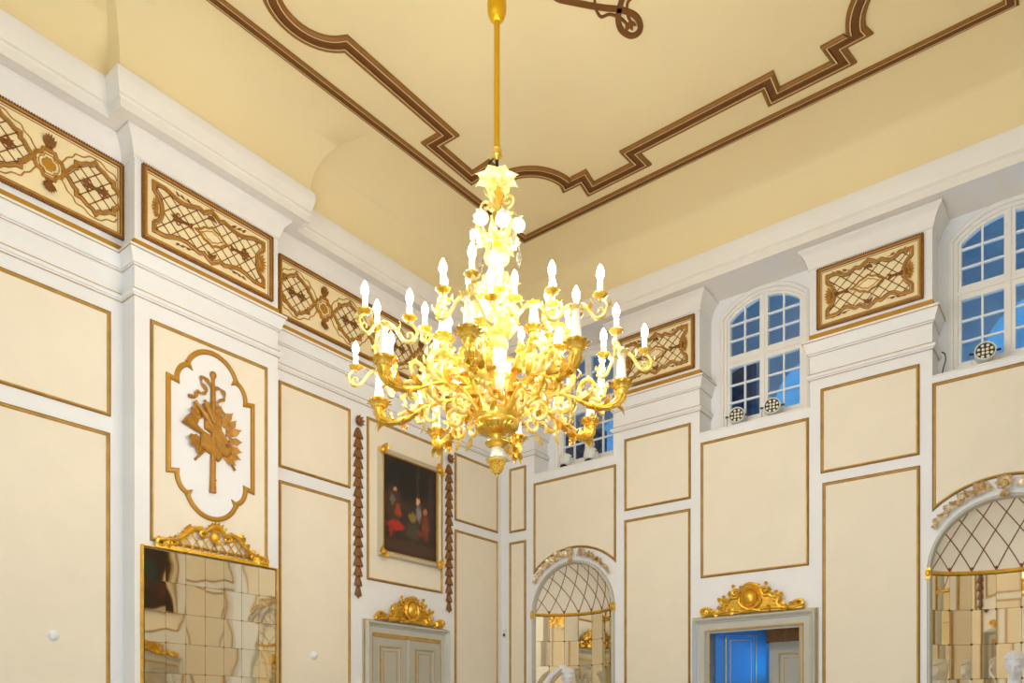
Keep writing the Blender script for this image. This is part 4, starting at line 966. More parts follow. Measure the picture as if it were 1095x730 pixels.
# floodlights on the sills
def floodlight(loc, yaw, tilt, label, r=0.098):
    t = thing('floodlight', label, 'floodlight', loc, 'round floodlights on the window sills')
    mt = Matrix.Translation(Vector(loc) + Vector((0, 0, 0.155))) @ Matrix.Rotation(yaw, 4, 'Z') @ Matrix.Rotation(tilt, 4, 'X')
    class LF:   # local: lamp axis along -Y (towards the hall), z up
        def P(s, u, z, h): return mt @ Vector((u, -h, z))
    lf = LF()
    def ring(pr, mb, mi=0, n=28): mb.grid([[lf.P(q * cos(2 * pi * k / n), q * sin(2 * pi * k / n), h) for k in range(n)] for q, h in pr], mi, True)
    g = MB(); ring([(0.001, -0.11), (r * .55, -0.11), (r * .8, -0.10), (r, -0.05), (r, 0.028), (r * 0.98, 0.035), (r * 0.88, 0.035), (r * 0.86, 0.02)], g)
    g.build('housing', 'lamp', t)
    g = MB(); ring([(0.001, -0.113), (r * .52, -0.113), (r * .52, -0.108)], g)
    for k in range(6): g.box(lf, -r * 0.45, r * 0.45, -r * .42 + k * r * .165, -r * .42 + k * r * .165 + 0.006, -0.140, -0.110)
    g.build('cooling_fins', 'black', t, smooth=0)
    g = MB(); ring([(0.001, 0.018), (r * 0.88, 0.018)], g); g.build('front_plate', 'lensdark', t, smooth=0)
    pos = [(0.026 * cos(a), 0.026 * sin(a)) for a in [pi / 4 + k * pi / 2 for k in range(4)]] + [(0.062 * cos(a), 0.062 * sin(a)) for a in [pi / 8 + k * pi / 4 for k in range(8)]]
    for p in pos: 
        g = MB(); g.ball((p[0], p[1], 0.02), 0.0155, 0.0155, 0.007, 10, 6, fr=lf); g.build('lens', 'lens', t)
    my = Matrix.Translation(Vector(loc)) @ Matrix.Rotation(yaw, 4, 'Z')
    Pb = lambda x, y, z: my @ Vector((x, y, z))
    g = MB()
    rows = [[Pb(x, y, z) for y in (-0.016, 0.016)] for x, z in ((r + 0.022, 0.165), (r + 0.022, 0.0), (-r - 0.022, 0.0), (-r - 0.022, 0.165), (-r - 0.017, 0.165), (-r - 0.017, 0.005), (r + 0.017, 0.005), (r + 0.017, 0.165))]
    g.grid(rows + [rows[0]]); g.build('bracket', 'lamp', t, smooth=0)
    g = MB()
    for sg in (1, -1): g.tube([Pb(sg * (r - 0.002), 0, 0.155), Pb(sg * (r + 0.04), 0, 0.155)], 0.012, 8)
    g.tube([Pb(0.05, 0.09, 0.08), Pb(0.10, 0.12, 0.03), Pb(0.16, 0.13, 0.008), Pb(0.22, 0.11, 0.008)], 0.006, 6)
    g.build('knob', 'black', t)
    return t
ZS = SILL + 0.012
yw = lambda x: atan2(CAM.x - x, -(CAM.y)) if False else 0
floodlight((3.600, 0.13, ZS), R(12), R(-4), 'round floodlight facing the hall on the middle window sill, nearest the corner')
floodlight((4.035, 0.13, ZS + 0.005), R(12), R(-4), 'round floodlight facing the hall on the middle window sill, nearest the framed pier')
floodlight((6.205, 0.13, ZS + 0.01), R(10), R(-6), 'round floodlight on the sill of the window cut by the photo edge')
floodlight((1.075, 0.14, ZS), R(-14), R(-108), 'white floodlight tipped to face upwards behind the chandelier, nearest the room corner')
floodlight((1.490, 0.14, ZS), R(-14), R(-104), 'white floodlight tipped to face upwards behind the chandelier, farther from the corner')

g = MB(); g.tube(catmull([(5.815, 0.13, 5.46), (5.845, 0.12, 5.43), (5.855, 0.11, 5.36), (5.84, 0.09, 5.28), (5.835, 0.06, ZS + 0.006), (5.90, 0.03, ZS + 0.006)], 6), 0.006, 6)
tag(g.build('cable', 'black'), 'thin dark cable dangling beside the pier on the window sill', 'cable')
def wall_knob(s, z, label):
    fr = FrOff(FL, s, z, 0.004); t = thing('wall_button', label, 'button', fr.P(0, 0, 0))
    g = MB(); g.grid([[fr.P(0.042 * q * cos(2 * pi * k / 24), 0.042 * q * sin(2 * pi * k / 24), h) for k in range(24)] for q, h in ((1.0, 0.0), (1.0, 0.012), (0.9, 0.024), (0.6, 0.034), (0.001, 0.037))], 0, True); g.build('cap', 'white', t)
    g = MB(); g.grid([[fr.P(0.052 * q * cos(2 * pi * k / 24), 0.052 * q * sin(2 * pi * k / 24), h) for k in range(24)] for q, h in ((1.0, 0.0), (1.0, 0.004), (0.5, 0.006))], 0, True); g.build('base_ring', 'cornice', t)
wall_knob(-6.195, 2.335, 'small round white knob on the tall panel beside the mirror pier')
wall_knob(-3.453, 2.345, 'small round white knob on the panel between mirror pier and door')
fr = FrOff(FR, 0.075, 2.90, 0.0); t = thing('motion_sensor', 'small white sensor box on the wall in the room corner', 'sensor', fr.P(0, -0.06, 0))
g = MB(); g.relief(fr, [(-0.03, -0.06), (0.03, -0.06), (0.03, 0.06), (-0.03, 0.06)], 0, 0.035, 0.008); g.build('housing', 'lamp', t)
g = MB(); g.relief(FrOff(fr, 0, -0.025, 0.034), [(-0.02, -0.02), (0.02, -0.02), (0.02, 0.02), (-0.02, 0.02)], 0, 0.008, 0.003); g.build('lens', 'lensdark', t)

# ------------------------------------------------------------------ blue lit gallery behind the windows
g = MB(); GY = 2.6
g.add([(-1, 0.45, 4.4), (9, 0.45, 4.4), (9, GY, 4.4), (-1, GY, 4.4)], [(0, 1, 2, 3)])
g.add([(-1, 0.5, 4.4), (-1, GY, 4.4), (-1, GY, 9), (-1, 0.5, 9)], [(0, 1, 2, 3)]); g.add([(9, 0.5, 4.4), (9, GY, 4.4), (9, GY, 9), (9, 0.5, 9)], [(0, 1, 2, 3)])
g.grid([[(x, 0.36 + (GY - 0.36) * (1 - cos(pi * k / 12)) / 2, 7.6 + 1.0 * sin(pi * k / 12)) for x in (-1, 9)] for k in range(13)])
AX = (0.75, 3.9, 6.62); AR = 0.72; AZ = 6.25
cuts = [-1.0]
for c in AX: cuts += [c - AR, c + AR]
cuts.append(9.0)
for i in range(0, len(cuts), 2): g.add([(cuts[i], GY, 4.4), (cuts[i + 1], GY, 4.4), (cuts[i + 1], GY, 7.7), (cuts[i], GY, 7.7)], [(0, 1, 2, 3)])
for c in AX:
    rows = [[Vector((c - AR + 2 * AR * i / 24, GY, AZ + sqrt(max(0, AR ** 2 - (-AR + 2 * AR * i / 24) ** 2)))), Vector((c - AR + 2 * AR * i / 24, GY, 7.7))] for i in range(25)]
    g.grid(rows)
    oc = [(c + AR, 4.4)] + arcpts((c, AZ), AR, 0, pi, 24) + [(c - AR, 4.4)]
    g.grid([[Vector((p[0], GY, p[1])), Vector((p[0], GY + 0.8, p[1]))] for p in oc]); g.add([(p[0], GY + 0.8, p[1]) for p in oc], [tuple(range(len(oc)))])
gal = slabel(g.build('wall_gallery', 'gallery', kind='structure', smooth=0), 'vaulted gallery seen in blue light through the high windows', 'wall')
g = MB(); FG = Fr((0, GY - 0.25), (1, 0), (0, -1))
g.relief(FG, [(1.7, 4.4), (3.02, 4.4), (3.02, 6.95), (2.72, 6.83), (2.4, 6.62), (1.7, 6.4)], 0, 0.2, 0.02)
slabel(g.build('trim_6', 'gallerydark', kind='structure', smooth=0), 'dark partition in the gallery behind the middle window', 'partition')
g = MB(); g.relief(FG, [(-0.9, 4.4), (0.42, 4.4), (0.42, 6.55), (-0.9, 6.55)], 0, 0.2, 0.02)
slabel(g.build('trim_7', 'gallerydark', kind='structure', smooth=0), 'dark partition in the gallery behind the chandelier window', 'partition')
# passage behind the doorway
g = MB(); g.add([(2.4, 0.62, 0), (5.2, 0.62, 0), (5.2, 2.4, 0), (2.4, 2.4, 0)], [(0, 1, 2, 3)]); g.add([(2.4, 2.4, 0), (5.2, 2.4, 0), (5.2, 2.4, 3.4), (2.4, 2.4, 3.4)], [(0, 1, 2, 3)])
g.add([(2.4, 0.63, 0), (2.4, 2.4, 0), (2.4, 2.4, 3.4), (2.4, 0.63, 3.4)], [(0, 1, 2, 3)]); g.add([(5.2, 0.63, 0), (5.2, 2.4, 0), (5.2, 2.4, 3.4), (5.2, 0.63, 3.4)], [(0, 1, 2, 3)]); g.add([(2.4, 0.63, 3.4), (5.2, 0.63, 3.4), (5.2, 2.4, 3.4), (2.4, 2.4, 3.4)], [(0, 1, 2, 3)])
slabel(g.build('wall_passage', 'gallery', kind='structure', smooth=0), 'passage behind the half open doorway', 'wall')

# ------------------------------------------------------------------ chandelier
CC = Vector((3.84, -4.83, 0))
ch = thing('chandelier', 'large gilded chandelier with many lit candle bulbs hanging from the ceiling', 'chandelier', (CC.x, CC.y, 3.32))
def lz(name, prof, mt, n=28, rf=None, smooth=40):
    g = MB(); g.lathe(CC, prof, n, rf=rf); return g.build(name, mt, ch, smooth=smooth)
sy = lambda y, w=5.33: 1.6 + (770 - y) * w / F_PX
lz('ceiling_canopy', [(0.02, 7.85), (0.20, 7.85), (0.18, 7.80), (0.10, 7.76), (0.04, 7.70), (0.022, 7.62)], 'chrod')
lz('rod', [(0.020, 7.75), (0.020, 5.535)], 'chrod', 16)
lz('rod_ball', [(0.02, 6.465), (0.03, 6.468), (0.05, 6.49), (0.064, 6.53), (0.067, 6.58), (0.062, 6.64), (0.055, 6.70), (0.066, 6.72), (0.066, 6.735), (0.05, 6.75), (0.035, 6.80), (0.02, 6.86)], 'chrod')
lz('rod_ring', [(0.02, 5.585), (0.034, 5.575), (0.028, 5.55), (0.036, 5.53), (0.02, 5.51), (0.012, 5.50)], 'chgold', 16)
g = MB(); g.tube([CC + Vector((0, 0, 5.52)), CC + Vector((0, 0, 5.44))], 0.012, 8); g.tube(catmull([CC + Vector((-0.015, 0, 5.53)), CC + Vector((-0.045, -0.02, 5.50)), CC + Vector((-0.06, -0.03, 5.46)), CC + Vector((-0.055, -0.03, 5.40))], 5), 0.006, 6)
g.build('hook_and_cable', 'black', ch)
def radial(ang): return Vector((cos(ang), sin(ang), 0)), Vector((-sin(ang), cos(ang), 0))
# crown of leaves
g = MB(); g2 = MB()
for k in range(8):
    d, s_ = radial(2 * pi * k / 8 + 0.3)
    g.leaf(CC + d * 0.03 + Vector((0, 0, 5.30)), Vector((0, 0, 1)) + d * 0.35, d, 0.17, 0.10, 0.95, lobes=2)
    if k % 2 == 0:
        g2.tube([CC + d * (0.075 + p[0]) + Vector((0, 0, 5.20 + p[1])) for p in [(0, -0.10)] + spiral((0.005, 0.0), 0.05, 0.012, -pi / 2, pi * 1.9, 18)], 0.010, 7)
        g2.leaf(CC + d * 0.12 + Vector((0, 0, 5.13)), Vector((0, 0, -1)) + d * 0.3, d, 0.08, 0.045, 0.5)
        g2.leaf(CC + d * 0.05 + Vector((0, 0, 5.26)), d + Vector((0, 0, 0.4)), Vector((0, 0, 1)), 0.08, 0.05, 0.6)
g.build('leaf_crown', 'pearl', ch); g2.build('crown_scrolls', 'pearl', ch)
lz('upper_stem', [(0.02, 5.42), (0.035, 5.38), (0.03, 5.30), (0.05, 5.26), (0.05, 5.22), (0.032, 5.19), (0.036, 5.10), (0.045, 5.02), (0.05, 4.98), (0.03, 4.95), (0.035, 4.88)], 'chgold', 20)
# porcelain flowers
for k in range(6):
    d, s_ = radial(2 * pi * k / 6 - 0.62); c = CC + d * (0.145 + 0.005 * (k % 2)) + Vector((0, 0, 5.00 + 0.03 * (k % 2)))
    g = MB(); g.ball(c, 0.052, 0.052, 0.047, 14, 10)
    for j in range(7):
        a = 2 * pi * j / 7; dd = s_ * cos(a) + Vector((0, 0, 1)) * sin(a)
        g.leaf(c + dd * 0.025, dd + d * 0.6, d, 0.05, 0.045, 0.6)
    g.build('porcelain_flower', 'porc', ch)
g = MB()
for k in range(12):
    d, s_ = radial(2 * pi * k / 12 - 0.62)
    g.tube([CC + Vector((0, 0, 4.93)) + d * 0.03, CC + Vector((0, 0, 4.92)) + d * 0.09, CC + Vector((0, 0, 4.97 + (k % 2) * 0.06)) + d * 0.14], 0.008, 6)
    g.leaf(CC + Vector((0, 0, 4.93)) + d * 0.05, d + Vector((0, 0, 0.2)), Vector((0, 0, 1)), 0.13, 0.06, 0.8 if k % 2 else -0.5)
    if k % 2: 
        c = CC + Vector((0, 0, 5.06)) + d * 0.13
        for j in range(6): g.leaf(c, radial(j * pi / 3)[0] + Vector((0, 0, 0.4)), Vector((0, 0, 1)), 0.03, 0.02, 0.3)
g.build('flower_leaves', 'pearl', ch)
for k in range(6):
    d, s_ = radial(2 * pi * k / 6 - 0.1); c = CC + d * 0.16; z0 = 4.90 if k % 2 else 4.96
    g = MB(); g.tube([c + Vector((0, 0, z0 + 0.05)), c + Vector((0, 0, z0))], 0.003, 5); g.lathe(c, [(0.001, z0), (0.012, z0 - 0.02), (0.018, z0 - 0.06), (0.010, z0 - 0.10), (0.001, z0 - 0.13)], 8); g.build('crystal_drop', 'crystal', ch, smooth=0)
lz('neck_disc', [(0.03, 4.90), (0.04, 4.86), (0.085, 4.85), (0.092, 4.83), (0.085, 4.80), (0.05, 4.77), (0.03, 4.74), (0.035, 4.66)], 'pearl', 24)
# foliage cluster above the cup
g = MB()
for k in range(7):
    d, s_ = radial(2 * pi * k / 7 + 0.2)
    for z0, L, cu, rr in ((4.47, 0.17, 0.8, 0.06), (4.56, 0.16, 0.9, 0.05), (4.62, 0.12, 0.8, 0.03)):
        dd = radial(2 * pi * k / 7 + z0 * 5)[0]
        g.leaf(CC + dd * rr + Vector((0, 0, z0)), Vector((0, 0, 1)) + dd * 0.45, dd, L, 0.09, cu, lobes=2)
    g.tube([CC + d * (0.07 + p[0]) + Vector((0, 0, 4.60 + p[1])) for p in spiral((0.03, 0.02), 0.045, 0.01, -pi / 2, pi * 1.7, 14)], 0.009, 6)
    g.tube([CC + d * (0.08 + p[0]) + Vector((0, 0, 4.50 + p[1])) for p in spiral((0.02, 0.0), 0.045, 0.01, pi / 2, -pi * 1.7, 14)], 0.010, 6)
g.build('foliage_cluster', 'pearl', ch)
lz('upper_cup', [(0.03, 4.66), (0.05, 4.55), (0.06, 4.46), (0.15, 4.455), (0.160, 4.44), (0.155, 4.42), (0.14, 4.41), (0.150, 4.38), (0.145, 4.34), (0.11, 4.29), (0.07, 4.25), (0.08, 4.22), (0.078, 4.19), (0.06, 4.17)], 'pearl', 36, lambda a, r, z: 1 + (0.03 * cos(a * 2 * pi * 18) if r > 0.12 else 0))
g = MB()
for z in (4.443, 4.36):
    for k in range(30):
        d, s_ = radial(2 * pi * k / 30); g.ball(CC + d * (0.155 if z > 4.4 else 0.15) + Vector((0, 0, z)), 0.010, n=6, m=4)
g.build('cup_beading', 'chgold', ch)
lz('white_column', [(0.06, 4.18), (0.068, 4.15), (0.062, 4.12), (0.056, 4.0), (0.048, 3.90), (0.042, 3.84), (0.04, 3.80)], 'porc', 24, lambda a, r, z: 1 + 0.05 * cos(a * 2 * pi * 12))
lz('column_knob', [(0.03, 3.90), (0.05, 3.885), (0.058, 3.86), (0.05, 3.83), (0.035, 3.81), (0.05, 3.78), (0.07, 3.72), (0.09, 3.66)], 'chgold', 24)
lz('bowl', [(0.05, 3.66), (0.15, 3.705), (0.168, 3.72), (0.172, 3.715), (0.165, 3.69), (0.155, 3.675), (0.158, 3.66), (0.15, 3.64), (0.145, 3.635)], 'chgold', 48, lambda a, r, z: 1 + (0.05 * cos(a * 2 * pi * 14) if z > 3.69 else 0))
lz('bowl_flutes', [(0.148, 3.645), (0.138, 3.625), (0.115, 3.608), (0.08, 3.596), (0.045, 3.59)], 'chgold', 112, lambda a, r, z: 1 + 0.055 * cos(a * 2 * pi * 28) * min(1, r / 0.1))
lz('lower_neck', [(0.045, 3.595), (0.05, 3.585), (0.04, 3.57), (0.036, 3.555), (0.06, 3.545), (0.083, 3.537), (0.086, 3.529), (0.075, 3.517), (0.045, 3.503), (0.035, 3.497)], 'chgold', 28)
lz('finial_cone', [(0.032, 3.5), (0.036, 3.495), (0.055, 3.415), (0.058, 3.41)], 'porc', 32, lambda a, r, z: 1 + 0.04 * cos(a * 2 * pi * 14))
g = MB()
for k in range(12):
    d, s_ = radial(2 * pi * k / 12); g.leaf(CC + d * 0.035 + Vector((0, 0, 3.43)), d + Vector((0, 0, -0.55)), Vector((0, 0, 1)), 0.065, 0.04, 0.3)
g.lathe(CC, [(0.05, 3.43), (0.062, 3.417), (0.06, 3.405), (0.04, 3.4)], 24); g.build('finial_petals', 'pearl', ch)
g = MB()
for j in range(7):
    z = 3.4 - j * 0.012; r = 0.048 * sqrt(max(0.02, 1 - (j / 6.6) ** 1.7)); n = 12
    for k in range(n):
        d, s_ = radial(2 * pi * (k + 0.5 * (j % 2)) / n); g.ball(CC + d * r + Vector((0, 0, z)), 0.0105, 0.0105, 0.012, 6, 4)
g.lathe(CC, [(0.045, 3.405), (0.045, 3.375), (0.03, 3.335), (0.008, 3.315), (0.008, 3.3), (0.001, 3.29)], 14); g.build('pine_cone', 'chgold', ch)

# arms: radial plane coordinates (r, z) + sideways t
class Arm:
    def __init__(s): s.b = {}
    def mb(s, k): return s.b.setdefault(k, MB())
A3 = lambda r, z, t=0.0: Vector((r, t, z))
def vase(g, c, r0, h):
    """leafy gilt socket; c is the rim centre"""
    g.lathe(c, [(0.02, -h), (0.03, -h * .96), (0.026, -h * .85), (r0 * .62, -h * .55), (r0 * .55, -h * .48), (r0 * .72, -h * .42), (r0 * .86, -h * .15), (r0 * 1.0, -h * .02), (r0 * 1.02, 0.004), (r0 * 0.9, 0.006), (r0 * 0.5, -0.01)], 20, rf=lambda a, r, z: 1 + (0.07 * cos(a * 2 * pi * 10) if z > -h * 0.5 else 0))
    for k in range(10):
        d, s_ = radial(2 * pi * k / 10); g.leaf(c + d * r0 * 0.75 + Vector((0, 0, -h * .35)), d * 0.5 + Vector((0, 0, 1)), d, h * 0.5, r0 * 0.62, 0.7)
def candelabra(arm, c, zp, rp, n, a0, name_idx, hc=0.105, centre=True):
    """white stem on the vase carrying n scrolled candle branches"""
    st = arm.mb('candle_stem'); bg = arm.mb('candle_branches'); H = zp - c.z
    st.lathe(c, [(0.030, 0.0), (0.036, 0.01), (0.032, 0.025), (0.026, H * .55), (0.022, H * .72), (0.03, H * .75), (0.026, H * .8)], 16, rf=lambda a, r, z: 1 + 0.05 * cos(a * 2 * pi * 8))
    for k in range(8):
        d, s_ = radial(2 * pi * k / 8); bg.leaf(c + Vector((0, 0, H * .78)) + d * 0.012, Vector((0, 0, 1)) + d * 0.5, d, 0.06, 0.035, 0.9)
    bg.ball(c + Vector((0, 0, H * .9)), 0.02, 0.02, 0.026, 10, 7)
    for k in range(n):
        a = a0 + 2 * pi * k / n; d, s_ = radial(a); dz = 0.02 * ((k * 7) % 3 - 1)
        e = c + d * rp + Vector((0, 0, H + dz))
        pts = [c + Vector((0, 0, H * .75)) + d * 0.015, c + Vector((0, 0, H * .88)) + d * rp * .22, c + Vector((0, 0, H * .72)) + d * rp * .5, c + Vector((0, 0, H * .42)) + d * rp * .8, c + Vector((0, 0, H * .40)) + d * rp * 1.12, c + Vector((0, 0, H * .62)) + d * rp * 1.30, c + Vector((0, 0, H * .80)) + d * rp * 1.16, e + Vector((0, 0, -0.012))]
        P = catmull(pts, 5); bg.tube(P, lerp_list([0.014, 0.015, 0.012, 0.012, 0.011, 0.010, 0.009, 0.010], len(P)), 7)
        for (f, L, b) in ((0.30, 0.07, 0.6), (0.5, 0.06, -0.6), (0.72, 0.055, 0.5)):
            p = P[int(f * (len(P) - 1))]; bg.leaf(p, d + Vector((0, 0, b)), Vector((0, 0, 1)), L, 0.035, 0.9)
        bg.tube([c + d * (rp * 0.98 + p[0]) + Vector((0, 0, H * .55 + p[1])) for p in spiral((0, 0), 0.035, 0.008, -pi * .6, pi * 1.2, 12)], 0.006, 6)
        arm.cand = getattr(arm, 'cand', []) + [e]
def arm_finish(arm, name, angs, mats):
    """one arm object with its sub-parts, copied round the axis"""
    root_parts = {}
    first = None
    def make(kind, mbx, mt, parent):
        me_o = mbx.build(kind, mt, None, loc=(0, 0, 0)); me_o.parent = parent; return me_o
    main = arm.b.pop('arm').build(name, mats['arm'], None, loc=(0, 0, 0)); main.parent = ch
    kids = [make(k, v, mats[k], main) for k, v in arm.b.items()]
    g = MB(); g.lathe(Vector((0, 0, 0)), [(0.012, -0.02), (0.014, -0.012), (0.022, -0.006), (0.040, 0.006), (0.046, 0.016), (0.044, 0.018), (0.022, 0.006), (0.018, 0.02), (0.018, 0.026)], 20, rf=lambda a, r, z: 1 + (0.06 * cos(a * 2 * pi * 8) if r > 0.035 else 0))
    pan = g.build('drip_pan', 'chgold', None, loc=(0, 0, 0))
    g = MB(); g.lathe(Vector((0, 0, 0)), [(0.0165, 0.01), (0.0165, 0.10), (0.014, 0.104), (0.008, 0.105)], 14); cnd = g.build('candle', 'candle', None, loc=(0, 0, 0))
    g = MB(); g.lathe(Vector((0, 0, 0)), [(0.011, 0.104), (0.018, 0.114), (0.024, 0.131), (0.023, 0.150), (0.015, 0.173), (0.007, 0.190), (0.001, 0.198)], 12); blb = g.build('bulb', 'bulb', None, loc=(0, 0, 0))
    protos = (pan, cnd, blb); usedp = False
    for i, a in enumerate(angs):
        if i == 0: o = main; ks = kids
        else:
            o = main.copy(); COL.objects.link(o); o.parent = ch
            for kd in kids:
                c = kd.copy(); COL.objects.link(c); c.parent = o
        o.location = (0, 0, -3.32); o.rotation_euler = (0, 0, a)
        for e in arm.cand:
            for p in protos:
                if not usedp: c = p
                else: c = p.copy(); COL.objects.link(c)
                c.parent = o; c.location = e; c.rotation_euler = (0, 0, 0)
            usedp = True
base = atan2(FWD.y, FWD.x)
phi = lambda deg: base - R(deg)      # degrees clockwise (towards camera right) from the far side
ANG = [phi(10 + 45 * k) for k in range(8)]

# lower arm
L = Arm(); g = L.mb('arm')
P = catmull([A3(0.11, 3.66), A3(0.18, 3.75), A3(0.29, 3.835), A3(0.41, 3.85), A3(0.53, 3.81), A3(0.63, 3.76), A3(0.72, 3.735), A3(0.80, 3.74), A3(0.845, 3.768), A3(0.86, 3.81)], 5)
g.tube(P, lerp_list([0.028, 0.022, 0.019, 0.018, 0.017, 0.018, 0.019, 0.022, 0.027, 0.032], len(P)), 10)
for k in range(8):            # gadrooned ribs on the horn end
    a = 2 * pi * k / 8; g.tube([p + Vector((0, cos(a), 0)) * r_ + Vector(((P[-1] - p).normalized().z if (P[-1] - p).length > 1e-6 else 1, 0, -((P[-1] - p).normalized().x if (P[-1] - p).length > 1e-6 else 0))) * (sin(a) * r_) for p, r_ in zip(P[-16:-1], lerp_list([0.018, 0.022, 0.027, 0.031], 15))], lerp_list([0.004, 0.008, 0.011], 15), 5)
vase(g, A3(0.86, 3.89), 0.066, 0.115)
for f, up, Lf, w in ((0.12, 1, .13, .06), (0.25, -1, .14, .07), (0.33, 1, .17, .08), (0.45, -1, .15, .07), (0.52, 1, .15, .07), (0.62, -1, .13, .06), (0.70, 1, .14, .07), (0.8, -1, .14, .06), (0.86, 1, .11, .06)):
    i = int(f * (len(P) - 1)); p = P[i]; tdir = (P[min(i + 1, len(P) - 1)] - P[i - 1]).normalized(); nv = Vector((-tdir.z, 0, tdir.x)) * up
    for tt in (0.012, -0.012):
        g.leaf(p + Vector((0, tt, 0)), tdir * 0.9 + nv * 0.55 + Vector((0, tt * 22, 0)), nv, Lf * 0.78, w * 0.72, 0.8)
for (r_, z_, dr, dz_, L_, w_) in ((0.70, 3.725, 1, 0.1, .13, .08), (0.79, 3.73, .8, .5, .11, .08), (0.62, 3.75, 1, -.2, .12, .07)):
    g.leaf(A3(r_, z_ - 0.012), A3(dr, dz_), A3(dz_, -dr), L_ * .85, w_ * .7, 0.25, lobes=2)
g.leaf(A3(0.78, 3.73), A3(1, 0.1), A3(0, -1), 0.17, 0.06, -0.6)
g.leaf(A3(0.57, 3.79), A3(0.7, -1), A3(1, 0), 0.10, 0.05, 0.5); g.ball(A3(0.66, 3.685), 0.013, n=8, m=6)
s_ = L.mb('arm_scrolls')
s_.tube([A3(0.43 + p[0], 3.965 + p[1]) for p in [(-0.22, -0.10), (-0.12, -0.13)] + spiral((0, 0), 0.125, 0.03, -pi * .55, pi * 1.6, 30)], lerp_list([0.014, 0.021, 0.023, 0.019, 0.012], 33), 8)
s_.tube([A3(0.64 + p[0], 3.875 + p[1]) for p in [(0.08, -0.10)] + spiral((0, 0), 0.085, 0.02, -pi * .4, -pi * 2.3, 24)], lerp_list([0.012, 0.016, 0.010], 25), 8)
s_.tube([A3(0.29 + p[0], 3.725 + p[1]) for p in [(-0.12, 0.06)] + spiral((0, 0), 0.075, 0.02, pi * .6, -pi * 1.5, 22)], lerp_list([0.012, 0.016, 0.010], 23), 8)
s_.tube([A3(0.46 + p[0], 3.76 + p[1]) for p in spiral((0, 0), 0.07, 0.02, pi * .5, -pi * 1.4, 22)], lerp_list([0.010, 0.015, 0.010], 23), 8)
for k in range(9):
    a = -pi * .4 + k * 0.5; p = A3(0.43 + 0.12 * cos(a), 3.965 + 0.12 * sin(a))
    s_.leaf(p, A3(cos(a + 0.7), sin(a + 0.7)), A3(-sin(a), cos(a)), 0.07, 0.036, 0.8)
for k in range(6):
    a = k * 1.05; s_.leaf(A3(0.43, 3.965), A3(cos(a), sin(a)) + Vector((0, 0.5 * (-1) ** k, 0)), Vector((0, 1, 0)), 0.06, 0.035, 0.5)
for c in ((0.64, 3.875), (0.29, 3.725), (0.46, 3.76)):
    for k in range(5):
        a = k * 1.25 + 0.4; s_.leaf(A3(c[0] + 0.03 * cos(a), c[1] + 0.03 * sin(a)), A3(cos(a), sin(a)) + Vector((0, 0.4 * (-1) ** k, 0)), Vector((0, 1, 0)), 0.055, 0.028, 0.6)
s_.leaf(A3(0.34, 3.67), A3(0.4, -1), A3(1, 0), 0.12, 0.045, 0.5); s_.leaf(A3(0.52, 3.71), A3(0.1, -1), A3(1, 0), 0.09, 0.04, 0.4)
candelabra(L, A3(0.86, 3.90), 4.125, 0.165, 3, 0.35, 0)
arm_finish(L, 'lower_arm', ANG, {'arm': 'chgold', 'arm_scrolls': 'pearl', 'candle_stem': 'porc', 'candle_branches': 'pearl'})
# upper arm
U = Arm(); g = U.mb('arm')
P = catmull([A3(0.10, 3.68), A3(0.135, 3.76), A3(0.17, 3.86), A3(0.215, 3.96), A3(0.285, 4.03), A3(0.355, 4.02), A3(0.40, 4.03), A3(0.43, 4.08)], 5)
g.tube(P, lerp_list([0.030, 0.026, 0.024, 0.022, 0.022, 0.024, 0.030, 0.034], len(P)), 9)
vase(g, A3(0.43, 4.165), 0.050, 0.095)
for f, up, Lf, w in ((0.1, 1, .13, .06), (0.2, -1, .13, .06), (0.35, 1, .15, .07), (0.42, -1, .15, .07), (0.58, 1, .14, .06), (0.65, -1, .15, .06), (0.82, 1, .10, .05), (0.9, -1, .10, .05)):
    i = int(f * (len(P) - 1)); p = P[i]; tdir = (P[min(i + 1, len(P) - 1)] - P[i - 1]).normalized(); nv = Vector((-tdir.z, 0, tdir.x)) * up
    for tt in (0.01, -0.01): g.leaf(p + Vector((0, tt, 0)), tdir * 0.9 + nv * 0.55 + Vector((0, tt * 22, 0)), nv, Lf * 0.78, w * 0.72, 0.8)
s_ = U.mb('arm_scrolls')
s_.tube([A3(0.36 + p[0], 3.93 + p[1]) for p in [(-0.16, -0.16), (-0.06, -0.13)] + spiral((0, 0), 0.10, 0.025, -pi * .45, pi * 1.5, 26)], lerp_list([0.012, 0.018, 0.016, 0.010], 28), 8)
for k in range(7):
    a = -pi * .4 + k * 0.6; s_.leaf(A3(0.36 + 0.095 * cos(a), 3.93 + 0.095 * sin(a)), A3(cos(a + 0.8), sin(a + 0.8)), A3(-sin(a), cos(a)), 0.065, 0.034, 0.8)
for k in range(5):
    a = k * 1.3; s_.leaf(A3(0.36, 3.93), A3(cos(a), sin(a)) + Vector((0, 0.5 * (-1) ** k, 0)), Vector((0, 1, 0)), 0.07, 0.045, 0.5)
candelabra(U, A3(0.43, 4.17), 4.325, 0.125, 2, 1.1, 0)
arm_finish(U, 'upper_arm', ANG, {'arm': 'chgold', 'arm_scrolls': 'pearl', 'candle_stem': 'porc', 'candle_branches': 'pearl'})

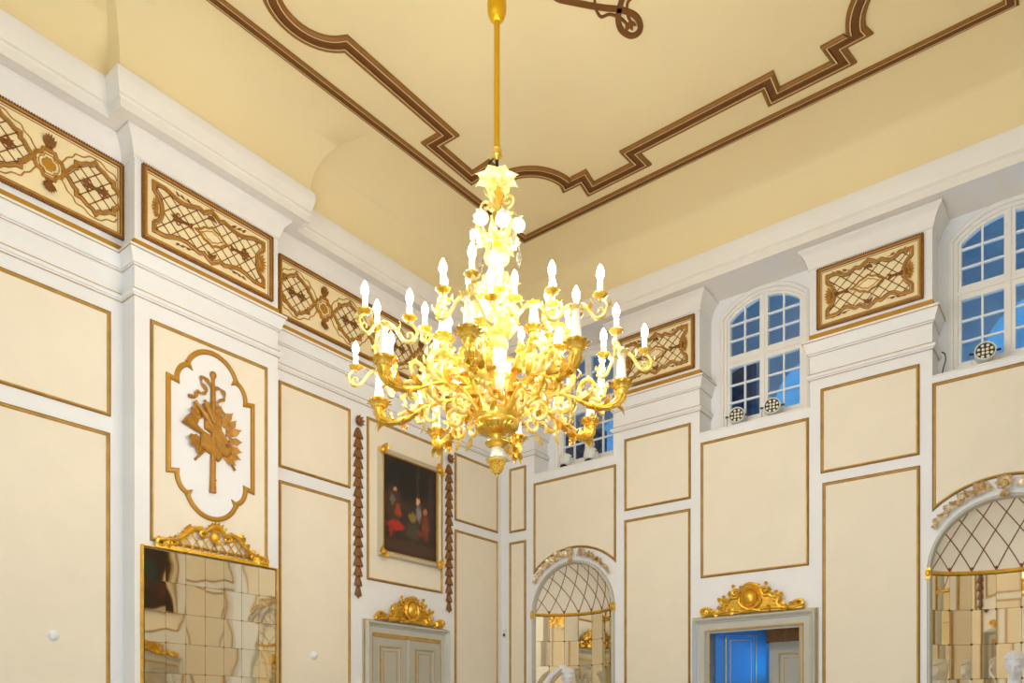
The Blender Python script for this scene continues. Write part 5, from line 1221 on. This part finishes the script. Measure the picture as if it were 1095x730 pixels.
# ------------------------------------------------------------------ marble statues in the niches
def statue(loc, face, label, raised, S=1.0):
    """half draped marble figure on a round pedestal; face = heading of its front (radians)"""
    t = thing('marble_statue', label, 'statue', (loc[0], loc[1], 0.454), 'white marble statues in the mirror niches')
    mt = Matrix.Translation(Vector(loc)) @ Matrix.Rotation(face, 4, 'Z') @ Matrix.Scale(S, 4)
    g = MB(); g.lathe(Vector((0, 0, 0)), [(0.26, 0.454 / S), (0.26, 0.50), (0.22, 0.53), (0.19, 0.56), (0.18, 0.62), (0.20, 0.66), (0.24, 0.70), (0.24, 0.75), (0.0, 0.75)], 28)
    g.v = [mt @ v for v in g.v]; g.build('pedestal', 'marble', t)
    b = MB(); V = Vector                         # front = -Y, heights from floor
    z0 = 0.74
    b.tube([V((0, 0.0, z0)), V((0, 0, z0 + .30)), V((0, 0.01, z0 + .62)), V((0, 0, z0 + .72))], [0.17, 0.165, 0.155, 0.14], 14)      # draped legs
    for k in range(9):
        a = k * 0.7; b.tube([V((0.15 * cos(a), 0.15 * sin(a), z0)), V((0.155 * cos(a + .2), 0.15 * sin(a + .2), z0 + .35)), V((0.13 * cos(a + .5), 0.12 * sin(a + .5), z0 + .72))], [0.028, 0.024, 0.016], 6)
    b.tube([V((0, 0, z0 + .66)), V((0, 0.0, z0 + .76)), V((0, 0, z0 + .88)), V((0, -0.01, z0 + 1.0)), V((0, 0, z0 + 1.10)), V((0, 0.01, z0 + 1.155))], [0.145, 0.125, 0.115, 0.135, 0.135, 0.08], 14)
    for sg in (1, -1): b.ball((sg * 0.065, -0.115, z0 + 0.99), 0.055); b.ball((sg * 0.155, 0.0, z0 + 1.11), 0.062)
    hz = z0 + 1.345; hd = V((0.0, -0.05, hz))
    b.tube([V((0, 0.015, z0 + 1.12)), V((0, -0.005, z0 + 1.20)), V((0, -0.03, z0 + 1.27))], [0.068, 0.052, 0.055], 10)
    def arm(pts, rad): b.tube([V(p) for p in pts], rad, 9)
    def hand(p, d):
        p = V(p); d = V(d).normalized(); s = d.orthogonal().normalized()
        b.ball(p, 0.03, 0.03, 0.035)
        for k in range(4): b.tube([p + s * (k - 1.5) * 0.014, p + s * (k - 1.5) * 0.016 + d * 0.045, p + s * (k - 1.5) * 0.016 + d * (0.07 + 0.008 * (k in (1, 2))) - V((0, 0, 0.012))], [0.011, 0.010, 0.008], 6)
        b.tube([p - s * 0.028, p - s * 0.042 + d * 0.035], [0.012, 0.009], 6)
    if raised:
        arm([(-0.15, 0, z0 + 1.12), (-0.30, -0.03, z0 + 1.20), (-0.33, -0.05, z0 + 1.24)], [0.056, 0.046, 0.04]); arm([(-0.33, -0.05, z0 + 1.24), (-0.22, -0.06, z0 + 1.38), (-0.12, -0.05, z0 + 1.46)], [0.042, 0.038, 0.026]); hand((-0.10, -0.05, z0 + 1.475), (1, 0, 0.2))
    else:
        arm([(-0.155, 0, z0 + 1.12), (-0.215, -0.01, z0 + .98), (-0.225, -0.02, z0 + .84)], [0.056, 0.046, 0.04]); arm([(-0.225, -0.02, z0 + .84), (-0.13, -0.15, z0 + .80), (-0.05, -0.19, z0 + .82)], [0.042, 0.036, 0.026]); hand((-0.03, -0.195, z0 + .825), (1, 0, 0.1))
    arm([(0.155, 0, z0 + 1.12), (0.215, 0.0, z0 + .98), (0.23, -0.01, z0 + .82)], [0.056, 0.046, 0.04]); arm([(0.23, -0.01, z0 + .82), (0.20, -0.10, z0 + .70), (0.15, -0.16, z0 + .64)], [0.042, 0.036, 0.026]); hand((0.14, -0.175, z0 + .625), (-0.5, -0.4, -0.6))
    # head with face, turned down a little
    hm = Matrix.Translation(hd) @ Matrix.Rotation(R(24), 4, 'X') @ Matrix.Rotation(R(8 if raised else -6), 4, 'Z')
    hb = MB(); hb.ball((0, 0, 0), 0.078, 0.095, 0.108, 18, 14); hb.ball((0, -0.03, -0.055), 0.055, 0.06, 0.055, 14, 10)
    hb.tube([(0, -0.088, 0.02), (0, -0.104, -0.012), (0, -0.113, -0.03)], [0.010, 0.013, 0.016], 8)          # nose
    for sg in (1, -1):
        hb.ball((sg * 0.032, -0.080, 0.012), 0.017, 0.012, 0.010, 8, 6); hb.tube([(sg * 0.012, -0.093, 0.026), (sg * 0.035, -0.090, 0.034), (sg * 0.058, -0.074, 0.026)], 0.008, 6); hb.ball((sg * 0.079, 0.005, -0.01), 0.012, 0.02, 0.03, 8, 6); hb.ball((sg * 0.04, -0.062, -0.03), 0.028, 0.025, 0.026, 8, 6)
    hb.tube([(-0.022, -0.088, -0.058), (0, -0.096, -0.055), (0.022, -0.088, -0.058)], [0.005, 0.009, 0.005], 6); hb.tube([(-0.018, -0.086, -0.068), (0, -0.093, -0.069), (0.018, -0.086, -0.068)], [0.005, 0.009, 0.005], 6); hb.ball((0, -0.075, -0.095), 0.024, 0.022, 0.02, 8, 6)
    b.add([hm @ v for v in hb.v], hb.f)
    b.v = [mt @ v for v in b.v]
    body = b.build('body', 'marble', t)
    rm = body.modifiers.new('join', 'REMESH'); rm.mode = 'VOXEL'; rm.voxel_size = 0.0075; rm.use_smooth_shade = True
    sm = body.modifiers.new('soft', 'SMOOTH'); sm.factor = 0.5; sm.iterations = 2
    h = MB()
    ec, er = V((0, 0.016, 0.016)), V((0.088, 0.100, 0.104)); bd = V((0, 1, 0.12)).normalized()
    h.ball(tuple(ec + V((0, 0.014, 0.008))), 0.084, 0.094, 0.098, 18, 14)
    for k in range(19):                      # strands swept back from the hairline to a bun
        a = -1.75 + 3.5 * k / 18; sd = V((sin(a), -cos(a) * 0.8, 0.50 + 0.12 * cos(a))).normalized(); pts = []
        for q in range(9):
            d_ = (sd * (1 - q / 8) + bd * (q / 8) + V((0, 0, 0.55 * sin(pi * q / 8) * max(0.15, cos(a))))).normalized()
            pts.append(ec + V((d_.x * er.x, d_.y * er.y, d_.z * er.z)))
        h.tube(pts, [0.010, 0.013, 0.013, 0.013, 0.013, 0.013, 0.012, 0.011, 0.009], 6)
    h.ball((0, 0.125, 0.03), 0.045, 0.038, 0.045, 12, 8)
    h.v = [mt @ (hm @ v) for v in h.v]; h.build('hair', 'marble', t)
    d = MB()
    for k in range(7): d.tube(catmull([(-0.20 + 0.02 * k, -0.10 - 0.01 * k, z0 + .70 + 0.012 * k), (-0.05 + 0.02 * k, -0.165, z0 + .62 + 0.02 * k), (0.10 + 0.012 * k, -0.13, z0 + .70 + 0.014 * k), (0.20, -0.01, z0 + .62 - 0.03 * k)], 5), 0.018, 6)
    d.v = [mt @ v for v in d.v]; d.build('drapery', 'marble', t)
    return t
statue((1.18, 0.05, 0.0), R(20), 'white marble figure with one raised arm in the niche nearest the corner', True, 1.06)
statue((6.46, 0.05, 0.0), R(6), 'white marble figure looking down in the niche cut by the photo edge', False, 1.03)

# ------------------------------------------------------------------ lights
def area(name, loc, rot, sx, sy, power, col):
    l = bpy.data.lights.new(name, 'AREA'); l.shape = 'RECTANGLE'; l.size = sx; l.size_y = sy; l.energy = power; l.color = col
    o = bpy.data.objects.new(name, l); COL.objects.link(o); o.location = loc; o.rotation_euler = rot; return o
def point(name, loc, power, col, r=0.1):
    l = bpy.data.lights.new(name, 'POINT'); l.energy = power; l.color = col; l.shadow_soft_size = r
    o = bpy.data.objects.new(name, l); COL.objects.link(o); o.location = loc; return o
DAY = (0.60, 0.82, 1.0)
for i, x in enumerate((1.29, 3.84, 6.39)):
    area('daylight_high_window', (x, RY + 0.06, 6.0), (R(90), 0, 0), 1.1, 1.5, (14, 24, 28)[i], DAY)
    area('daylight_low_window', (x, RY + 0.06, 1.05), (R(90), 0, 0), 1.3, 1.8, (5, 34, 150)[i], DAY)
for a in ANG: point('chandelier_glow', (CC.x + 0.86 * cos(a), CC.y + 0.86 * sin(a), 4.30), 25.0, (1.0, 0.965, 0.91), 0.09)
point('chandelier_glow', (CC.x, CC.y, 4.85), 16, (1.0, 0.965, 0.91), 0.30)
BLUE = (0.03, 0.46, 0.92)
for x in (0.4, 2.9, 5.4, 7.6): point('gallery_lamp', (x, 1.5, 5.0), 12, BLUE, 0.2)
for x in AX: point('gallery_arch_lamp', (x, GY + 0.45, 5.3), 36, (0.08, 0.50, 1.0), 0.12)
sl = bpy.data.lights.new('doorway_blue_spot', 'SPOT'); sl.energy = 30; sl.color = (0.0, 0.36, 0.9); sl.spot_size = R(76); sl.spot_blend = 1.0; sl.shadow_soft_size = 0.04
so = bpy.data.objects.new('doorway_blue_spot', sl); COL.objects.link(so); so.location = (4.38, 0.03, 2.30); so.rotation_euler = (Vector((3.50, 0.20, 2.35)) - Vector(so.location)).to_track_quat('-Z', 'Y').to_euler()
point('passage_lamp', (3.0, 1.6, 2.6), 8, (0.05, 0.4, 1.0), 0.1)
w = bpy.data.worlds.new('world'); w.use_nodes = True; w.node_tree.nodes['Background'].inputs[0].default_value = (0.8, 0.88, 1, 1); w.node_tree.nodes['Background'].inputs[1].default_value = 0.3; scene.world = w

# ------------------------------------------------------------------ camera and output
cam = bpy.data.cameras.new('camera'); cam.sensor_width = 36; cam.lens = F_PX / 1095 * 36; cam.shift_y = (770 - 365) / 1095; cam.clip_start = 0.05
co = bpy.data.objects.new('camera', cam); COL.objects.link(co); co.location = CAM; co.rotation_euler = (R(90), 0, YAW); scene.camera = co
scene.view_settings.view_transform = 'Standard'; scene.view_settings.look = 'None'; scene.view_settings.gamma = 1; scene.view_settings.use_curve_mapping = False
scene.view_settings.exposure = 0.0
scene.cycles.use_denoising = True; scene.cycles.use_adaptive_sampling = True
scene.cycles.max_bounces = 9; scene.cycles.diffuse_bounces = 5; scene.cycles.glossy_bounces = 5; scene.cycles.transparent_max_bounces = 8
scene.cycles.sample_clamp_indirect = 6.0; scene.cycles.caustics_reflective = True; scene.cycles.blur_glossy = 1.0; scene.cycles.caustics_refractive = False; scene.cycles.use_light_tree = True
for o in bpy.data.objects:
    if '_loc' in o.keys(): del o['_loc']
